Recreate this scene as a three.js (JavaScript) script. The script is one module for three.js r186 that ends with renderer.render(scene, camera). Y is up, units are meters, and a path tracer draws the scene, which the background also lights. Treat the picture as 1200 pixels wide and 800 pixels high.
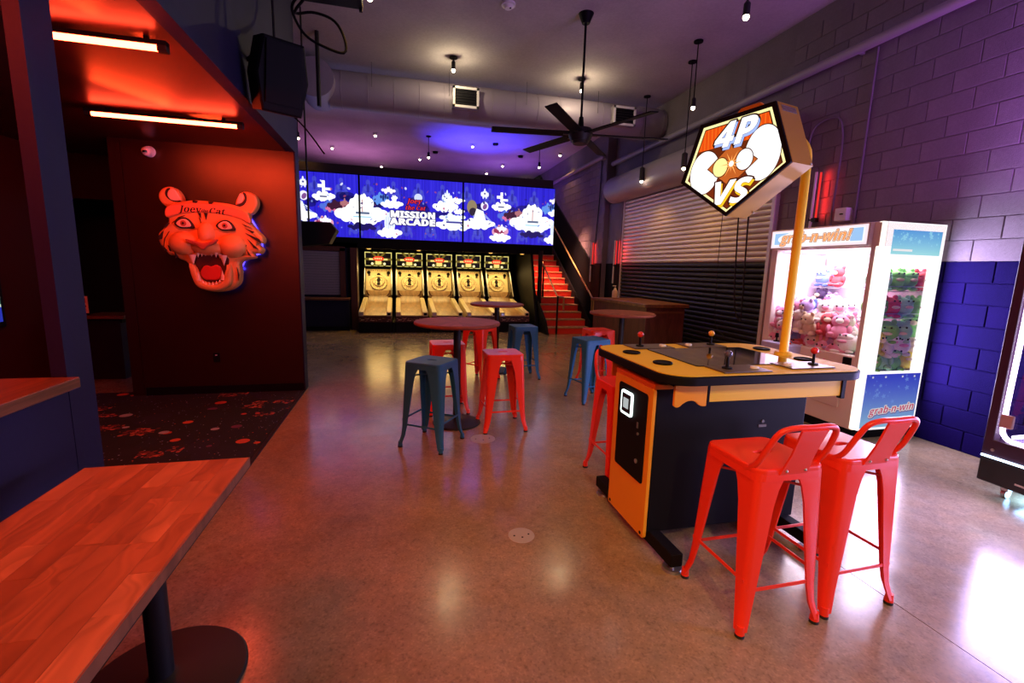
import * as THREE from 'three';
import { RoundedBoxGeometry } from 'three/addons/geometries/RoundedBoxGeometry.js';
import { mergeGeometries, mergeVertices, toCreasedNormals } from 'three/addons/utils/BufferGeometryUtils.js';
import { RectAreaLightUniformsLib } from 'three/addons/lights/RectAreaLightUniformsLib.js';

// ------------------------------------------------------------------ camera, exposure, ambient
const scene = new THREE.Scene();
const RAD = Math.PI / 180;
const camera = new THREE.PerspectiveCamera(2 * Math.atan(400 / 537) / RAD, 1.5, 0.05, 60);
camera.position.set(0, 1.62, 0);
camera.rotation.order = 'YXZ';
camera.rotation.set(-9.1 * RAD, -14.0 * RAD, 1.6 * RAD);
scene.add(camera);
const renderer = new THREE.WebGLRenderer({ antialias: true });
renderer.toneMapping = THREE.LinearToneMapping;
renderer.toneMappingExposure = 1.0;
renderer.shadowMap.enabled = true;
RectAreaLightUniformsLib.init();
scene.background = new THREE.Color(0x000000);

// light levels, all in one place
const L = {
  track: 23,   pendant: 3.8, pendantGlow: 1.5, bulb: 14, farBulb: 18, farSpot: 3.0,
  red: 48, redRoom: 92, screen: 1.2, blueWash: 55, claw: 15, neon: 6, purple: 90, sign: 1.25, skee: 18, stairRed: 20,
};
const WARM = new THREE.Color().setRGB(1, 0.50, 0.07), SOFT = new THREE.Color().setRGB(1, 0.80, 0.48), RED = new THREE.Color().setRGB(1, 0.05, 0.010), DEEP = new THREE.Color().setRGB(1, 0.03, 0.02);

// ------------------------------------------------------------------ helpers
let seed = 20240611;
const rnd = () => { seed = (seed * 1664525 + 1013904223) >>> 0; return seed / 4294967296; };
const rr = (a, b) => a + (b - a) * rnd();
const used = {};
function numbered(n) { if (!(n in used)) { used[n] = 0; return n; } used[n]++; return n + '_' + String(used[n]).padStart(3, '0'); }
function thing(name, label, category, pos = [0, 0, 0], turn = 0, group) {
  const o = new THREE.Group(); o.name = numbered(name); scene.add(o);
  o.position.set(...pos); o.rotation.y = turn; o.userData = { label, category };
  if (group) o.userData.group = group;
  return o;
}
function structure(name, label, pos = [0, 0, 0]) {
  const o = new THREE.Group(); o.name = name; scene.add(o); o.position.set(...pos);
  o.userData = { kind: 'structure', label, category: name.split('_')[0] };
  return o;
}
function part(name, geo, mat, parent, pos, rot) {
  const m = new THREE.Mesh(Array.isArray(geo) ? join(geo) : geo, mat); m.name = name; parent.add(m);
  if (pos) m.position.set(...pos);
  if (rot) m.rotation.set(...rot);
  return m;
}
function solo(name, geo, mat, label, category, group, pos, rot) {
  const m = part(numbered(name), geo, mat, scene, pos, rot); m.userData = { label, category };
  if (group) m.userData.group = group;
  return m;
}
function copy(root, pos, turn, label, group) {
  const r = root.clone(); r.name = numbered(root.name.replace(/_\d{3}$/, '')); scene.add(r);
  r.position.set(...pos); r.rotation.y = turn; r.userData = { ...root.userData };
  if (label) r.userData.label = label;
  if (group) r.userData.group = group;
  return r;
}
function join(list) {
  return mergeGeometries(list.map((g) => {
    const q = g.index ? g.toNonIndexed() : g.clone();
    for (const k of Object.keys(q.attributes)) if (!['position', 'normal', 'uv'].includes(k)) q.deleteAttribute(k);
    if (!q.attributes.normal) q.computeVertexNormals();
    if (!q.attributes.uv) q.setAttribute('uv', new THREE.BufferAttribute(new Float32Array(q.attributes.position.count * 2), 2));
    return q;
  }));
}
const at = (g, x = 0, y = 0, z = 0) => g.translate(x, y, z);
const box = (w, h, d, x = 0, y = 0, z = 0) => new THREE.BoxGeometry(w, h, d).translate(x, y, z);
const span = (x0, x1, y0, y1, z0, z1) => box(Math.abs(x1 - x0), Math.abs(y1 - y0), Math.abs(z1 - z0), (x0 + x1) / 2, (y0 + y1) / 2, (z0 + z1) / 2);
const rbox = (w, h, d, r, x = 0, y = 0, z = 0, s = 2) => new RoundedBoxGeometry(w, h, d, s, r).translate(x, y, z);
const cyl = (r0, r1, h, x = 0, y = 0, z = 0, n = 24) => new THREE.CylinderGeometry(r0, r1, h, n).translate(x, y, z);
const ball = (r, x = 0, y = 0, z = 0, n = 16) => new THREE.SphereGeometry(r, n, Math.max(6, n * 0.6 | 0)).translate(x, y, z);
const V = (x, y, z) => new THREE.Vector3(x, y, z);
const tube = (pts, r, n = 20, m = 8) => new THREE.TubeGeometry(new THREE.CatmullRomCurve3(pts.map((p) => V(...p)), false, 'centripetal'), n, r, m, false);
function rod(a, b, r, n = 10) {                                  // straight round bar from a to b
  const A = V(...a), B = V(...b), g = new THREE.CylinderGeometry(r, r, A.distanceTo(B), n);
  return g.applyQuaternion(new THREE.Quaternion().setFromUnitVectors(V(0, 1, 0), B.clone().sub(A).normalize())).translate((A.x + B.x) / 2, (A.y + B.y) / 2, (A.z + B.z) / 2);
}
function bar(a, b, w, t) {                                       // flat bar: w across, t thick
  const A = V(...a), B = V(...b), g = new THREE.BoxGeometry(w, A.distanceTo(B), t);
  return g.applyQuaternion(new THREE.Quaternion().setFromUnitVectors(V(0, 1, 0), B.clone().sub(A).normalize())).translate((A.x + B.x) / 2, (A.y + B.y) / 2, (A.z + B.z) / 2);
}
function poly(pts) { const s = new THREE.Shape(); pts.forEach(([x, y], i) => (i ? s.lineTo(x, y) : s.moveTo(x, y))); s.closePath(); return s; }
function smooth(pts) { const s = new THREE.Shape(); s.setFromPoints(new THREE.CatmullRomCurve3(pts.map(([x, y]) => V(x, y, 0)), true).getPoints(pts.length * 5).map((p) => new THREE.Vector2(p.x, p.y))); return s; }
function roundRect(w, h, r, cx = 0, cy = 0) {
  const s = new THREE.Shape(), x = cx - w / 2, y = cy - h / 2;
  s.moveTo(x + r, y); s.lineTo(x + w - r, y); s.absarc(x + w - r, y + r, r, -Math.PI / 2, 0); s.lineTo(x + w, y + h - r); s.absarc(x + w - r, y + h - r, r, 0, Math.PI / 2);
  s.lineTo(x + r, y + h); s.absarc(x + r, y + h - r, r, Math.PI / 2, Math.PI); s.lineTo(x, y + r); s.absarc(x + r, y + r, r, Math.PI, Math.PI * 1.5);
  return s;
}
const extrude = (s, d, b = 0, seg = 2, cs = 8) => new THREE.ExtrudeGeometry(s, { depth: d, bevelEnabled: b > 0, bevelThickness: b, bevelSize: b, bevelOffset: -b, bevelSegments: seg, curveSegments: cs });
function chamfer(w, h, d, c) {                                   // block with a chamfered front (+z), centred
  const x = w / 2, y = h / 2, z = d / 2, P = [], q = (a, b, e, f) => P.push(a, b, e, a, e, f);
  const F = [[-x + c, -y + c, z], [x - c, -y + c, z], [x - c, y - c, z], [-x + c, y - c, z]], M = [[-x, -y, z - c], [x, -y, z - c], [x, y, z - c], [-x, y, z - c]], B = [[-x, -y, -z], [x, -y, -z], [x, y, -z], [-x, y, -z]];
  q(...F); for (let i = 0; i < 4; i++) { const j = (i + 1) % 4; q(M[i], M[j], F[j], F[i]); q(B[i], B[j], M[j], M[i]); } q(B[3], B[2], B[1], B[0]);
  const g = new THREE.BufferGeometry(); g.setAttribute('position', new THREE.Float32BufferAttribute(P.flat(), 3)); g.computeVertexNormals(); return metreUV(g);
}
function metreUV(g, s = 1, ox = 0, oy = 0) {                     // uv in metres, chosen by the way each face points
  if (g.index) g = g.toNonIndexed();
  const p = g.attributes.position, n = g.attributes.normal, uv = new Float32Array(p.count * 2);
  for (let i = 0; i < p.count; i++) {
    const ax = Math.abs(n.getX(i)), ay = Math.abs(n.getY(i)), az = Math.abs(n.getZ(i)), x = p.getX(i), y = p.getY(i), z = p.getZ(i);
    const [u, v] = ay >= ax && ay >= az ? [x, z] : ax >= az ? [z, y] : [x, y];
    uv[2 * i] = u * s + ox; uv[2 * i + 1] = v * s + oy;
  }
  g.setAttribute('uv', new THREE.BufferAttribute(uv, 2)); return g;
}
function fitUV(g, x0, x1, y0, y1) {                              // uv from x,y over a rectangle
  const p = g.attributes.position, uv = new Float32Array(p.count * 2);
  for (let i = 0; i < p.count; i++) { uv[2 * i] = (p.getX(i) - x0) / (x1 - x0); uv[2 * i + 1] = (p.getY(i) - y0) / (y1 - y0); }
  g.setAttribute('uv', new THREE.BufferAttribute(uv, 2)); return g;
}
// textures
function lattice(n, s) { let q = s; const r = () => { q = (q * 1664525 + 1013904223) >>> 0; return q / 4294967296; }; return Float32Array.from({ length: n * n }, r); }
function noise2(n, s) {                                          // tileable value noise with period n cells
  const t = lattice(n, s), f = (x) => x * x * (3 - 2 * x);
  return (u, v) => { const x = ((u % 1) + 1) % 1 * n, y = ((v % 1) + 1) % 1 * n, i = x | 0, j = y | 0, a = f(x - i), b = f(y - j), g = (p, q) => t[(q % n) * n + (p % n)];
    return (g(i, j) * (1 - a) + g(i + 1, j) * a) * (1 - b) + (g(i, j + 1) * (1 - a) + g(i + 1, j + 1) * a) * b; };
}
function dataTex(n, fn, srgb = true) {
  const d = new Uint8Array(n * n * 4);
  for (let j = 0; j < n; j++) for (let i = 0; i < n; i++) { const c = fn(i / n, j / n); for (let k = 0; k < 3; k++) d[(j * n + i) * 4 + k] = Math.max(0, Math.min(255, c[k] * 255)); d[(j * n + i) * 4 + 3] = 255; }
  const t = new THREE.DataTexture(d, n, n); t.wrapS = t.wrapT = THREE.RepeatWrapping; t.magFilter = THREE.LinearFilter; t.minFilter = THREE.LinearMipmapLinearFilter; t.generateMipmaps = true;
  if (srgb) t.colorSpace = THREE.SRGBColorSpace; t.needsUpdate = true; return t;
}
function canvasTex(w, h, draw) {
  const c = document.createElement('canvas'); c.width = w; c.height = h; draw(c.getContext('2d'), w, h);
  const t = new THREE.CanvasTexture(c); t.colorSpace = THREE.SRGBColorSpace; return t;
}
const rep = (t, x, y = x) => { const q = t.clone(); q.wrapS = q.wrapT = THREE.RepeatWrapping; q.repeat.set(x, y); q.needsUpdate = true; return q; };
const lin = (r, g, b) => new THREE.Color().setRGB(r, g, b);
const std = (color, rough = 0.6, o = {}) => new THREE.MeshStandardMaterial({ color: color.isColor ? color : new THREE.Color(color), roughness: rough, ...o });
const phys = (color, rough = 0.6, o = {}) => new THREE.MeshPhysicalMaterial({ color: color.isColor ? color : new THREE.Color(color), roughness: rough, ...o });
const glow = (color, k = 1, o = {}) => new THREE.MeshStandardMaterial({ color: 0x111111, roughness: 0.5, emissive: color.isColor ? color : new THREE.Color(color), emissiveIntensity: k, ...o });
const glass = () => new THREE.MeshPhysicalMaterial({ color: 0xffffff, roughness: 0.02, transmission: 1, thickness: 0, ior: 1.45 });

// ------------------------------------------------------------------ materials
const nA = noise2(6, 11), nB = noise2(24, 12), nC = noise2(90, 13), nD = noise2(256, 14);
const floorTex = dataTex(1024, (u, v) => {
  let k = 0.55 + 0.06 * (nA(u, v) - 0.5) + 0.04 * (nB(u, v) - 0.5) + 0.05 * (nC(u, v) - 0.5), s = nD(u, v);
  k += s > 0.82 ? 0.05 : s < 0.18 ? -0.065 : 0.04 * (s - 0.5); const w = nB(v, u) - 0.5;
  return [k + 0.02 * w, k * 0.88, k * 0.71 - 0.02 * w];
});
const floorRough = dataTex(512, (u, v) => { const k = 0.135 + 0.04 * nB(u, v) + 0.04 * nA(v, u) + 0.05 * nC(u, v); return [k, k, k]; }, false);
const grainN = noise2(128, 31), grainM = noise2(16, 32);
const woodTex = dataTex(512, (u, v) => { const y = v * 0.5, g = grainN(u * 0.5 + 0.05 * grainM(u, y), y * 0.06) , b = grainM(u, v * 0.25), k = 0.80 + 0.16 * (g - 0.5) + 0.18 * (b - 0.5); return [k, k * 0.97, k * 0.93]; });
const plasterTex = dataTex(512, (u, v) => { const k = 0.9 + 0.06 * (nA(u, v) - 0.5) + 0.05 * (nC(u, v) - 0.5); return [k, k, k]; });
const plasterBump = dataTex(512, (u, v) => { const k = 0.5 * nC(u, v) + 0.5 * nD(u, v); return [k, k, k]; }, false);
const M = {
  concrete: std(lin(1, 0.98, 0.95), 1, { map: rep(floorTex, 0.52), roughnessMap: rep(floorRough, 0.3) }),
  joint: std(lin(0.06, 0.05, 0.045), 0.9),
  ceiling: std(lin(0.50, 0.46, 0.49), 0.9, { map: rep(plasterTex, 0.5) }),
  blockUpper: phys(lin(0.26, 0.215, 0.27), 0.75, { specularIntensity: 0.4, map: rep(plasterTex, 1), bumpMap: rep(plasterBump, 3), bumpScale: 0.002 }),
  blockUpper2: phys(lin(0.24, 0.20, 0.25), 0.78, { specularIntensity: 0.4, map: rep(plasterTex, 0.8), bumpMap: rep(plasterBump, 2.5), bumpScale: 0.002 }),
  blockLower: phys(lin(0.009, 0.004, 0.070), 0.7, { specularIntensity: 0.05, map: rep(plasterTex, 1), bumpMap: rep(plasterBump, 3), bumpScale: 0.002 }),
  blockLower2: phys(lin(0.008, 0.004, 0.063), 0.7, { specularIntensity: 0.05, map: rep(plasterTex, 0.8), bumpMap: rep(plasterBump, 2.5), bumpScale: 0.002 }),
  navy: phys(lin(0.014, 0.013, 0.05), 0.65, { map: rep(plasterTex, 1), specularIntensity: 0.5 }),
  maroon: phys(lin(0.020, 0.001, 0.001), 0.36, { ior: 1.75, map: rep(plasterTex, 1) }),
  soffit: phys(lin(0.075, 0.006, 0.004), 0.34, { specularIntensity: 0.62, map: rep(plasterTex, 1) }),
  black: phys(lin(0.005, 0.005, 0.007), 0.6, { specularIntensity: 0.22 }),
  blackGloss: std(lin(0.01, 0.01, 0.012), 0.25),
  blackMetal: phys(lin(0.012, 0.011, 0.012), 0.5, { specularIntensity: 0.6 }),
  darkWall: phys(lin(0.010, 0.010, 0.014), 0.75, { specularIntensity: 0.4 }),
  duct: std(lin(0.30, 0.26, 0.32), 0.55, { metalness: 0.15 }),
  white: std(lin(0.75, 0.74, 0.73), 0.5),
  redPaint: phys(lin(0.80, 0.035, 0.012), 0.36, { specularIntensity: 0.7, clearcoat: 0.12, clearcoatRoughness: 0.15 }),
  bluePaint: phys(lin(0.02, 0.13, 0.30), 0.42, { specularIntensity: 0.6 }),
  rubber: std(lin(0.01, 0.01, 0.01), 0.8),
  brass: std(lin(0.62, 0.42, 0.16), 0.35, { metalness: 0.7 }),
  steel: std(lin(0.55, 0.55, 0.56), 0.3, { metalness: 0.9 }),
  slatUpper: std(lin(0.66, 0.60, 0.57), 0.38, { metalness: 0.35 }),
  slatLower: phys(lin(0.010, 0.010, 0.013), 0.42, { specularIntensity: 0.7 }),
  cherry: phys(lin(0.40, 0.12, 0.075), 0.6, { map: rep(woodTex, 1.2), specularIntensity: 0.35 }),
  barWood: std(lin(0.26, 0.10, 0.045), 0.38, { map: rep(woodTex, 1.2) }),
  barPanel: std(lin(0.16, 0.045, 0.035), 0.42, { map: rep(woodTex, 1.2) }),
  yellow: phys(lin(0.74, 0.50, 0.03), 0.5, { specularIntensity: 0.5 }),
  orange: phys(lin(0.75, 0.34, 0.02), 0.45, { specularIntensity: 0.5 }),
  stairRed: std(lin(0.82, 0.04, 0.025), 0.55),
  stairTread: std(lin(0.66, 0.46, 0.26), 0.45, { map: rep(woodTex, 1) }),
  skeeWood: std(lin(0.62, 0.38, 0.17), 0.35, { map: rep(woodTex, 1) }),
  skeeCream: std(lin(0.80, 0.70, 0.42), 0.4),
};

// ================================================================== the setting
const XR = 5.22, HC = 4.95, XS = -1.17;                          // right wall, ceiling height, soffit edge
{ // floor: two concrete pours with a saw-cut joint, carpet on the left
  const f = structure('floor', 'polished tan concrete floor with a thin saw-cut joint');
  part('floor_base', span(-5.2, 5.6, -0.12, -0.012, -19.2, 3.2), M.joint, f);
  part('concrete_slab', metreUV(span(XS, 2.418, -0.012, 0, -19, 3)), M.concrete, f);
  part('concrete_slab', metreUV(span(2.423, 5.4, -0.012, 0, -19, 3)), M.concrete, f);
  part('concrete_slab', metreUV(span(-5, XS, -0.012, 0, -19, -6.34)), M.concrete, f);
  const carpetTex = canvasTex(1024, 1024, (c, w) => {
    let q = 99; const r = () => { q = (q * 1664525 + 1013904223) >>> 0; return q / 4294967296; };
    c.fillStyle = '#060409'; c.fillRect(0, 0, w, w);
    for (let i = 0; i < 26; i++) { c.fillStyle = ['#100a1e', '#0c0816', '#080a18'][i % 3]; c.beginPath(); c.ellipse(r() * w, r() * w, 30 + r() * 90, 20 + r() * 60, r() * 3, 0, 7); c.fill(); }
    for (let i = 0; i < 420; i++) { c.fillStyle = ['#8a8a98', '#b05a30', '#6c6aa0'][i % 3]; const s = 1 + r() * 3; c.beginPath(); c.arc(r() * w, r() * w, s, 0, 7); c.fill(); }
    for (let i = 0; i < 10; i++) { const x = r() * w, y = r() * w; for (let k = 0; k < 40; k++) { c.fillStyle = k % 3 ? '#5c2018' : '#9a4a38'; c.beginPath(); c.arc(x + (r() - 0.5) * 110, y + (r() - 0.5) * 80, 3 + r() * 9, 0, 7); c.fill(); } }
    for (let i = 0; i < 16; i++) { c.fillStyle = ['#b04828', '#8c8c96', '#a03420', '#5c2848'][i % 4]; c.beginPath(); c.arc(r() * w, r() * w, 12 + r() * 22, 0, 7); c.fill(); }
  });
  const cm = std(0xffffff, 0.95, { map: rep(carpetTex, 0.55) });
  const cp = structure('floor_carpet', 'dark carpet printed with planets and stars'); cp.userData.category = 'carpet';
  part('carpet', metreUV(span(-5, XS - 0.012, -0.012, 0.004, -6.34, 3)), cm, cp);
  part('edge_strip', metreUV(span(XS - 0.03, XS + 0.004, -0.012, 0.007, -6.34, 3)), M.blackMetal, cp);
  const c = structure('ceiling', 'smooth painted ceiling high above the floor');
  part('ceiling_slab', metreUV(span(-5.2, 5.6, HC, HC + 0.12, -19.2, 3.2)), M.ceiling, c);
}
{ // right wall: painted concrete block, grey-white above, deep blue below
  const w = structure('wall_right', 'painted concrete block wall, pale above and deep blue below');
  part('mortar_upper', metreUV(span(XR, XR + 0.2, 1.8, HC, -5.62, 3)), M.blockUpper2, w);
  part('mortar_lower', metreUV(span(XR, XR + 0.2, 0, 1.8, -5.62, 3)), M.blockLower2, w);
  const g = chamfer(0.392, 0.192, 0.03, 0.004).rotateY(-Math.PI / 2), gh = chamfer(0.192, 0.192, 0.03, 0.004).rotateY(-Math.PI / 2);
  for (let j = 0; j < 24; j++) {
    const y = 0.1 + 0.2 * j, off = j % 2 ? 0 : 0.2;
    for (let k = 0; k < 10; k++) {
      const z = -5.42 + 0.4 * k + off; if (z > -1.5) continue;
      const m = part('block', g, j < 9 ? (rnd() < 0.5 ? M.blockLower : M.blockLower2) : (rnd() < 0.5 ? M.blockUpper : M.blockUpper2), w, [XR - 0.006 + 0.012, y, z]);
    }
    if (off) part('block', gh, j < 9 ? M.blockLower : M.blockUpper, w, [XR + 0.006, y, -5.52]);
  }
  // wall round the rolling door
  const w2 = structure('wall_right_door', 'pale wall round and above the rolling door'); w2.userData.category = 'wall';
  part('lintel', metreUV(span(XR, XR + 0.2, 3.25, HC, -10.9, -5.62)), M.blockUpper2, w2);
  part('pier_upper', metreUV(span(5.12, XR + 0.2, 1.8, 3.25, -10.9, -10.18)), M.blockUpper2, w2);
  part('pier_lower', metreUV(span(5.12, XR + 0.2, 0, 1.8, -10.9, -10.18)), M.black, w2);
  part('opening_back', span(XR + 0.22, XR + 0.3, 0, 3.3, -10.9, -5.5), M.black, w2);
  // rear wall beside the stairs
  const w3 = structure('wall_right_rear', 'pale block wall above the stairs with black lower band'); w3.userData.category = 'wall';
  part('mortar', metreUV(span(5.0, 5.42, 0, HC, -19, -10.9)), M.blockUpper2, w3);
  for (let j = 0; j < 14; j++) for (let k = 0; k < 15; k++) {
    const y = 1.7 + 0.2 * j, z = -11.12 - 0.4 * k - (j % 2 ? 0.2 : 0), line = 1.8 + Math.max(0, (-11.5 - z) * 0.62);
    if (y - 0.1 < line) continue;
    part('block', g, rnd() < 0.5 ? M.blockUpper : M.blockUpper2, w3, [5.003, y, z]);
  }
  const s = poly([[-10.9, 0], [-10.9, 1.8], [-11.5, 1.8], [-17.2, 1.8 + 5.7 * 0.62], [-19, 1.8 + 5.7 * 0.62], [-19, 0]]);
  part('black_band', extrude(s, 0.03).rotateY(-Math.PI / 2).translate(4.995, 0, 0), M.black, w3);
  part('rail_cap', bar([4.985, 1.82, -11.5], [4.985, 1.82 + 5.7 * 0.62, -17.2], 0.02, 0.03), M.blackMetal, w3);
}
{ // rear, left, front walls
  const w = structure('wall_rear', 'dark wall behind the upper floor');
  part('wall_panel', metreUV(span(-5, 5.4, 2.2, HC, -19.2, -19)), M.ceiling, w);
  part('alcove_back', span(-5, 5.0, 0, 2.2, -14.75, -14.6), M.darkWall, w);
  const wl = structure('wall_left', 'dark wall at the far left of the place');
  part('wall_panel', span(-5.2, -5, 0, HC, -19, 3), M.darkWall, wl);
  const wf = structure('wall_front', 'wall behind the viewer');
  part('wall_panel', metreUV(span(-5.2, 5.6, 0, HC, 3, 3.2)), M.darkWall, wf);
  // red side room: box under the lowered ceiling
  const rw = structure('wall_red', 'dark red wall that carries the tiger head'); rw.userData.category = 'wall';
  part('wall_panel', metreUV(span(-2.94, XS - 0.015, 0, 2.9, -6.32, -6.16)), M.maroon, rw);
  const rc = structure('wall_recess', 'dark recess beside the red wall'); rc.userData.category = 'wall';
  part('wall_return', metreUV(span(-3.06, -2.945, 0, 2.9, -7.4, -6.16)), M.maroon, rc);
  part('wall_recess', metreUV(span(-5, -3.06, 2.35, 2.9, -7.4, -7.25)), M.maroon, rc);
  part('recess_back', span(-5, -3.0, 0, 2.9, -9.0, -8.9), M.darkWall, rc);
  part('wall_end', metreUV(span(XS - 0.015, XS, 0, 2.9, -6.34, -6.14)), M.navy, rw);
  const bb = structure('baseboard_red', 'black baseboard under the red wall');
  part('board', span(-2.92, XS, 0, 0.1, -6.16, -6.145), M.black, bb);
  const sc = structure('ceiling_low', 'lowered ceiling painted red over the carpet'); sc.userData.category = 'ceiling';
  part('soffit', metreUV(span(-5, XS - 0.1, 2.9, 3.0, -6.34, 3)), M.soffit, sc);
  part('soffit', metreUV(span(-5, -3.06, 2.9, 3.0, -9, -6.34)), M.soffit, sc);
  const uw = structure('wall_upper_left', 'navy wall above the lowered ceiling'); uw.userData.category = 'wall';
  part('wall_panel', metreUV(span(XS - 0.1, XS, 2.9, HC, -6.34, 3)), M.navy, uw);
  part('wall_back', metreUV(span(-5, XS, 3.0, HC, -6.34, -6.24)), M.navy, uw);
  part('side_back', span(-5, -3.06, 0, 3.0, -9.1, -9.0), M.darkWall, uw);
  // half wall with the end post
  const hw = structure('wall_half', 'navy full-height post at the end of the low wall'); hw.userData.category = 'wall';
  part('post', metreUV(span(-1.54, -1.48, 0, 2.9, -2.655, -2.47)), M.navy, hw);
  const lw = structure('wall_low', 'navy low wall below the wooden ledge'); lw.userData.category = 'wall';
  part('low_wall', metreUV(span(-1.60, -1.48, 0, 1.018, -2.465, 3)), M.navy, lw);
  solo('wood_ledge', rbox(0.34, 0.05, 5.3, 0.006, -1.60, 1.047, 0.2).translate(0, 0, -0.02), M.barWood, 'long wooden ledge on top of the navy half wall', 'ledge');
  const iw = structure('wall_inner', 'dark red wall on the far side of the carpeted room'); iw.userData.category = 'wall';
  part('wall_panel', metreUV(span(-4.3, -4.2, 0, 2.9, -6.9, 3)), phys(lin(0.05, 0.003, 0.002), 0.7, { specularIntensity: 0.2 }), iw);
}
// ------------------------------------------------------------------ rolling door
{
  const d = thing('rolling_door', 'closed metal rolling door, grey slats above and black slats below', 'rolling door');
  const prof = new THREE.Shape(); prof.moveTo(0, 0); prof.quadraticCurveTo(0.034, 0.012, 0.034, 0.043); prof.quadraticCurveTo(0.034, 0.074, 0, 0.084); prof.lineTo(-0.008, 0.084); prof.lineTo(-0.008, 0);
  const slat = extrude(prof, 4.54, 0, 1, 5).rotateY(Math.PI).translate(0, 0, 0); // extruded along -z, bulging towards -x
  for (let k = 0; k < 38; k++) part('slat', slat, k < 21 ? M.slatLower : M.slatUpper, d, [XR - 0.02, 0.03 + 0.0845 * k, -5.63]);
  part('guide', rbox(0.10, 3.3, 0.07, 0.01, XR - 0.03, 1.65, -5.62), M.slatUpper, d);
  part('guide', rbox(0.10, 3.3, 0.07, 0.01, XR - 0.03, 1.65, -10.17), M.slatUpper, d);
  part('bottom_bar', span(XR - 0.06, XR, 0, 0.04, -10.15, -5.64), M.black, d);
  const hood = new THREE.CylinderGeometry(0.30, 0.30, 4.95, 32).rotateX(Math.PI / 2).translate(XR - 0.2, 3.50, -7.95);
  part('coil_hood', hood, M.duct, d);
  const ch = thing('door_chain', 'dark hanging pull chain in front of the rolling door', 'chain');
  part('chain_run', tube([[XR - 0.13, 3.3, -6.05], [XR - 0.14, 2.2, -6.0], [XR - 0.13, 0.9, -5.95]], 0.011), M.blackMetal, ch);
  part('chain_run', tube([[XR - 0.13, 3.3, -6.25], [XR - 0.14, 2.1, -6.2], [XR - 0.15, 1.0, -6.05], [XR - 0.13, 0.9, -5.95]], 0.011), M.blackMetal, ch);
  part('pull_cord', tube([[XR - 0.13, 3.2, -6.6], [XR - 0.14, 1.5, -6.58], [XR - 0.16, 0.75, -6.45], [XR - 0.13, 0.62, -6.25]], 0.005), M.blackMetal, ch);
}
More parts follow.
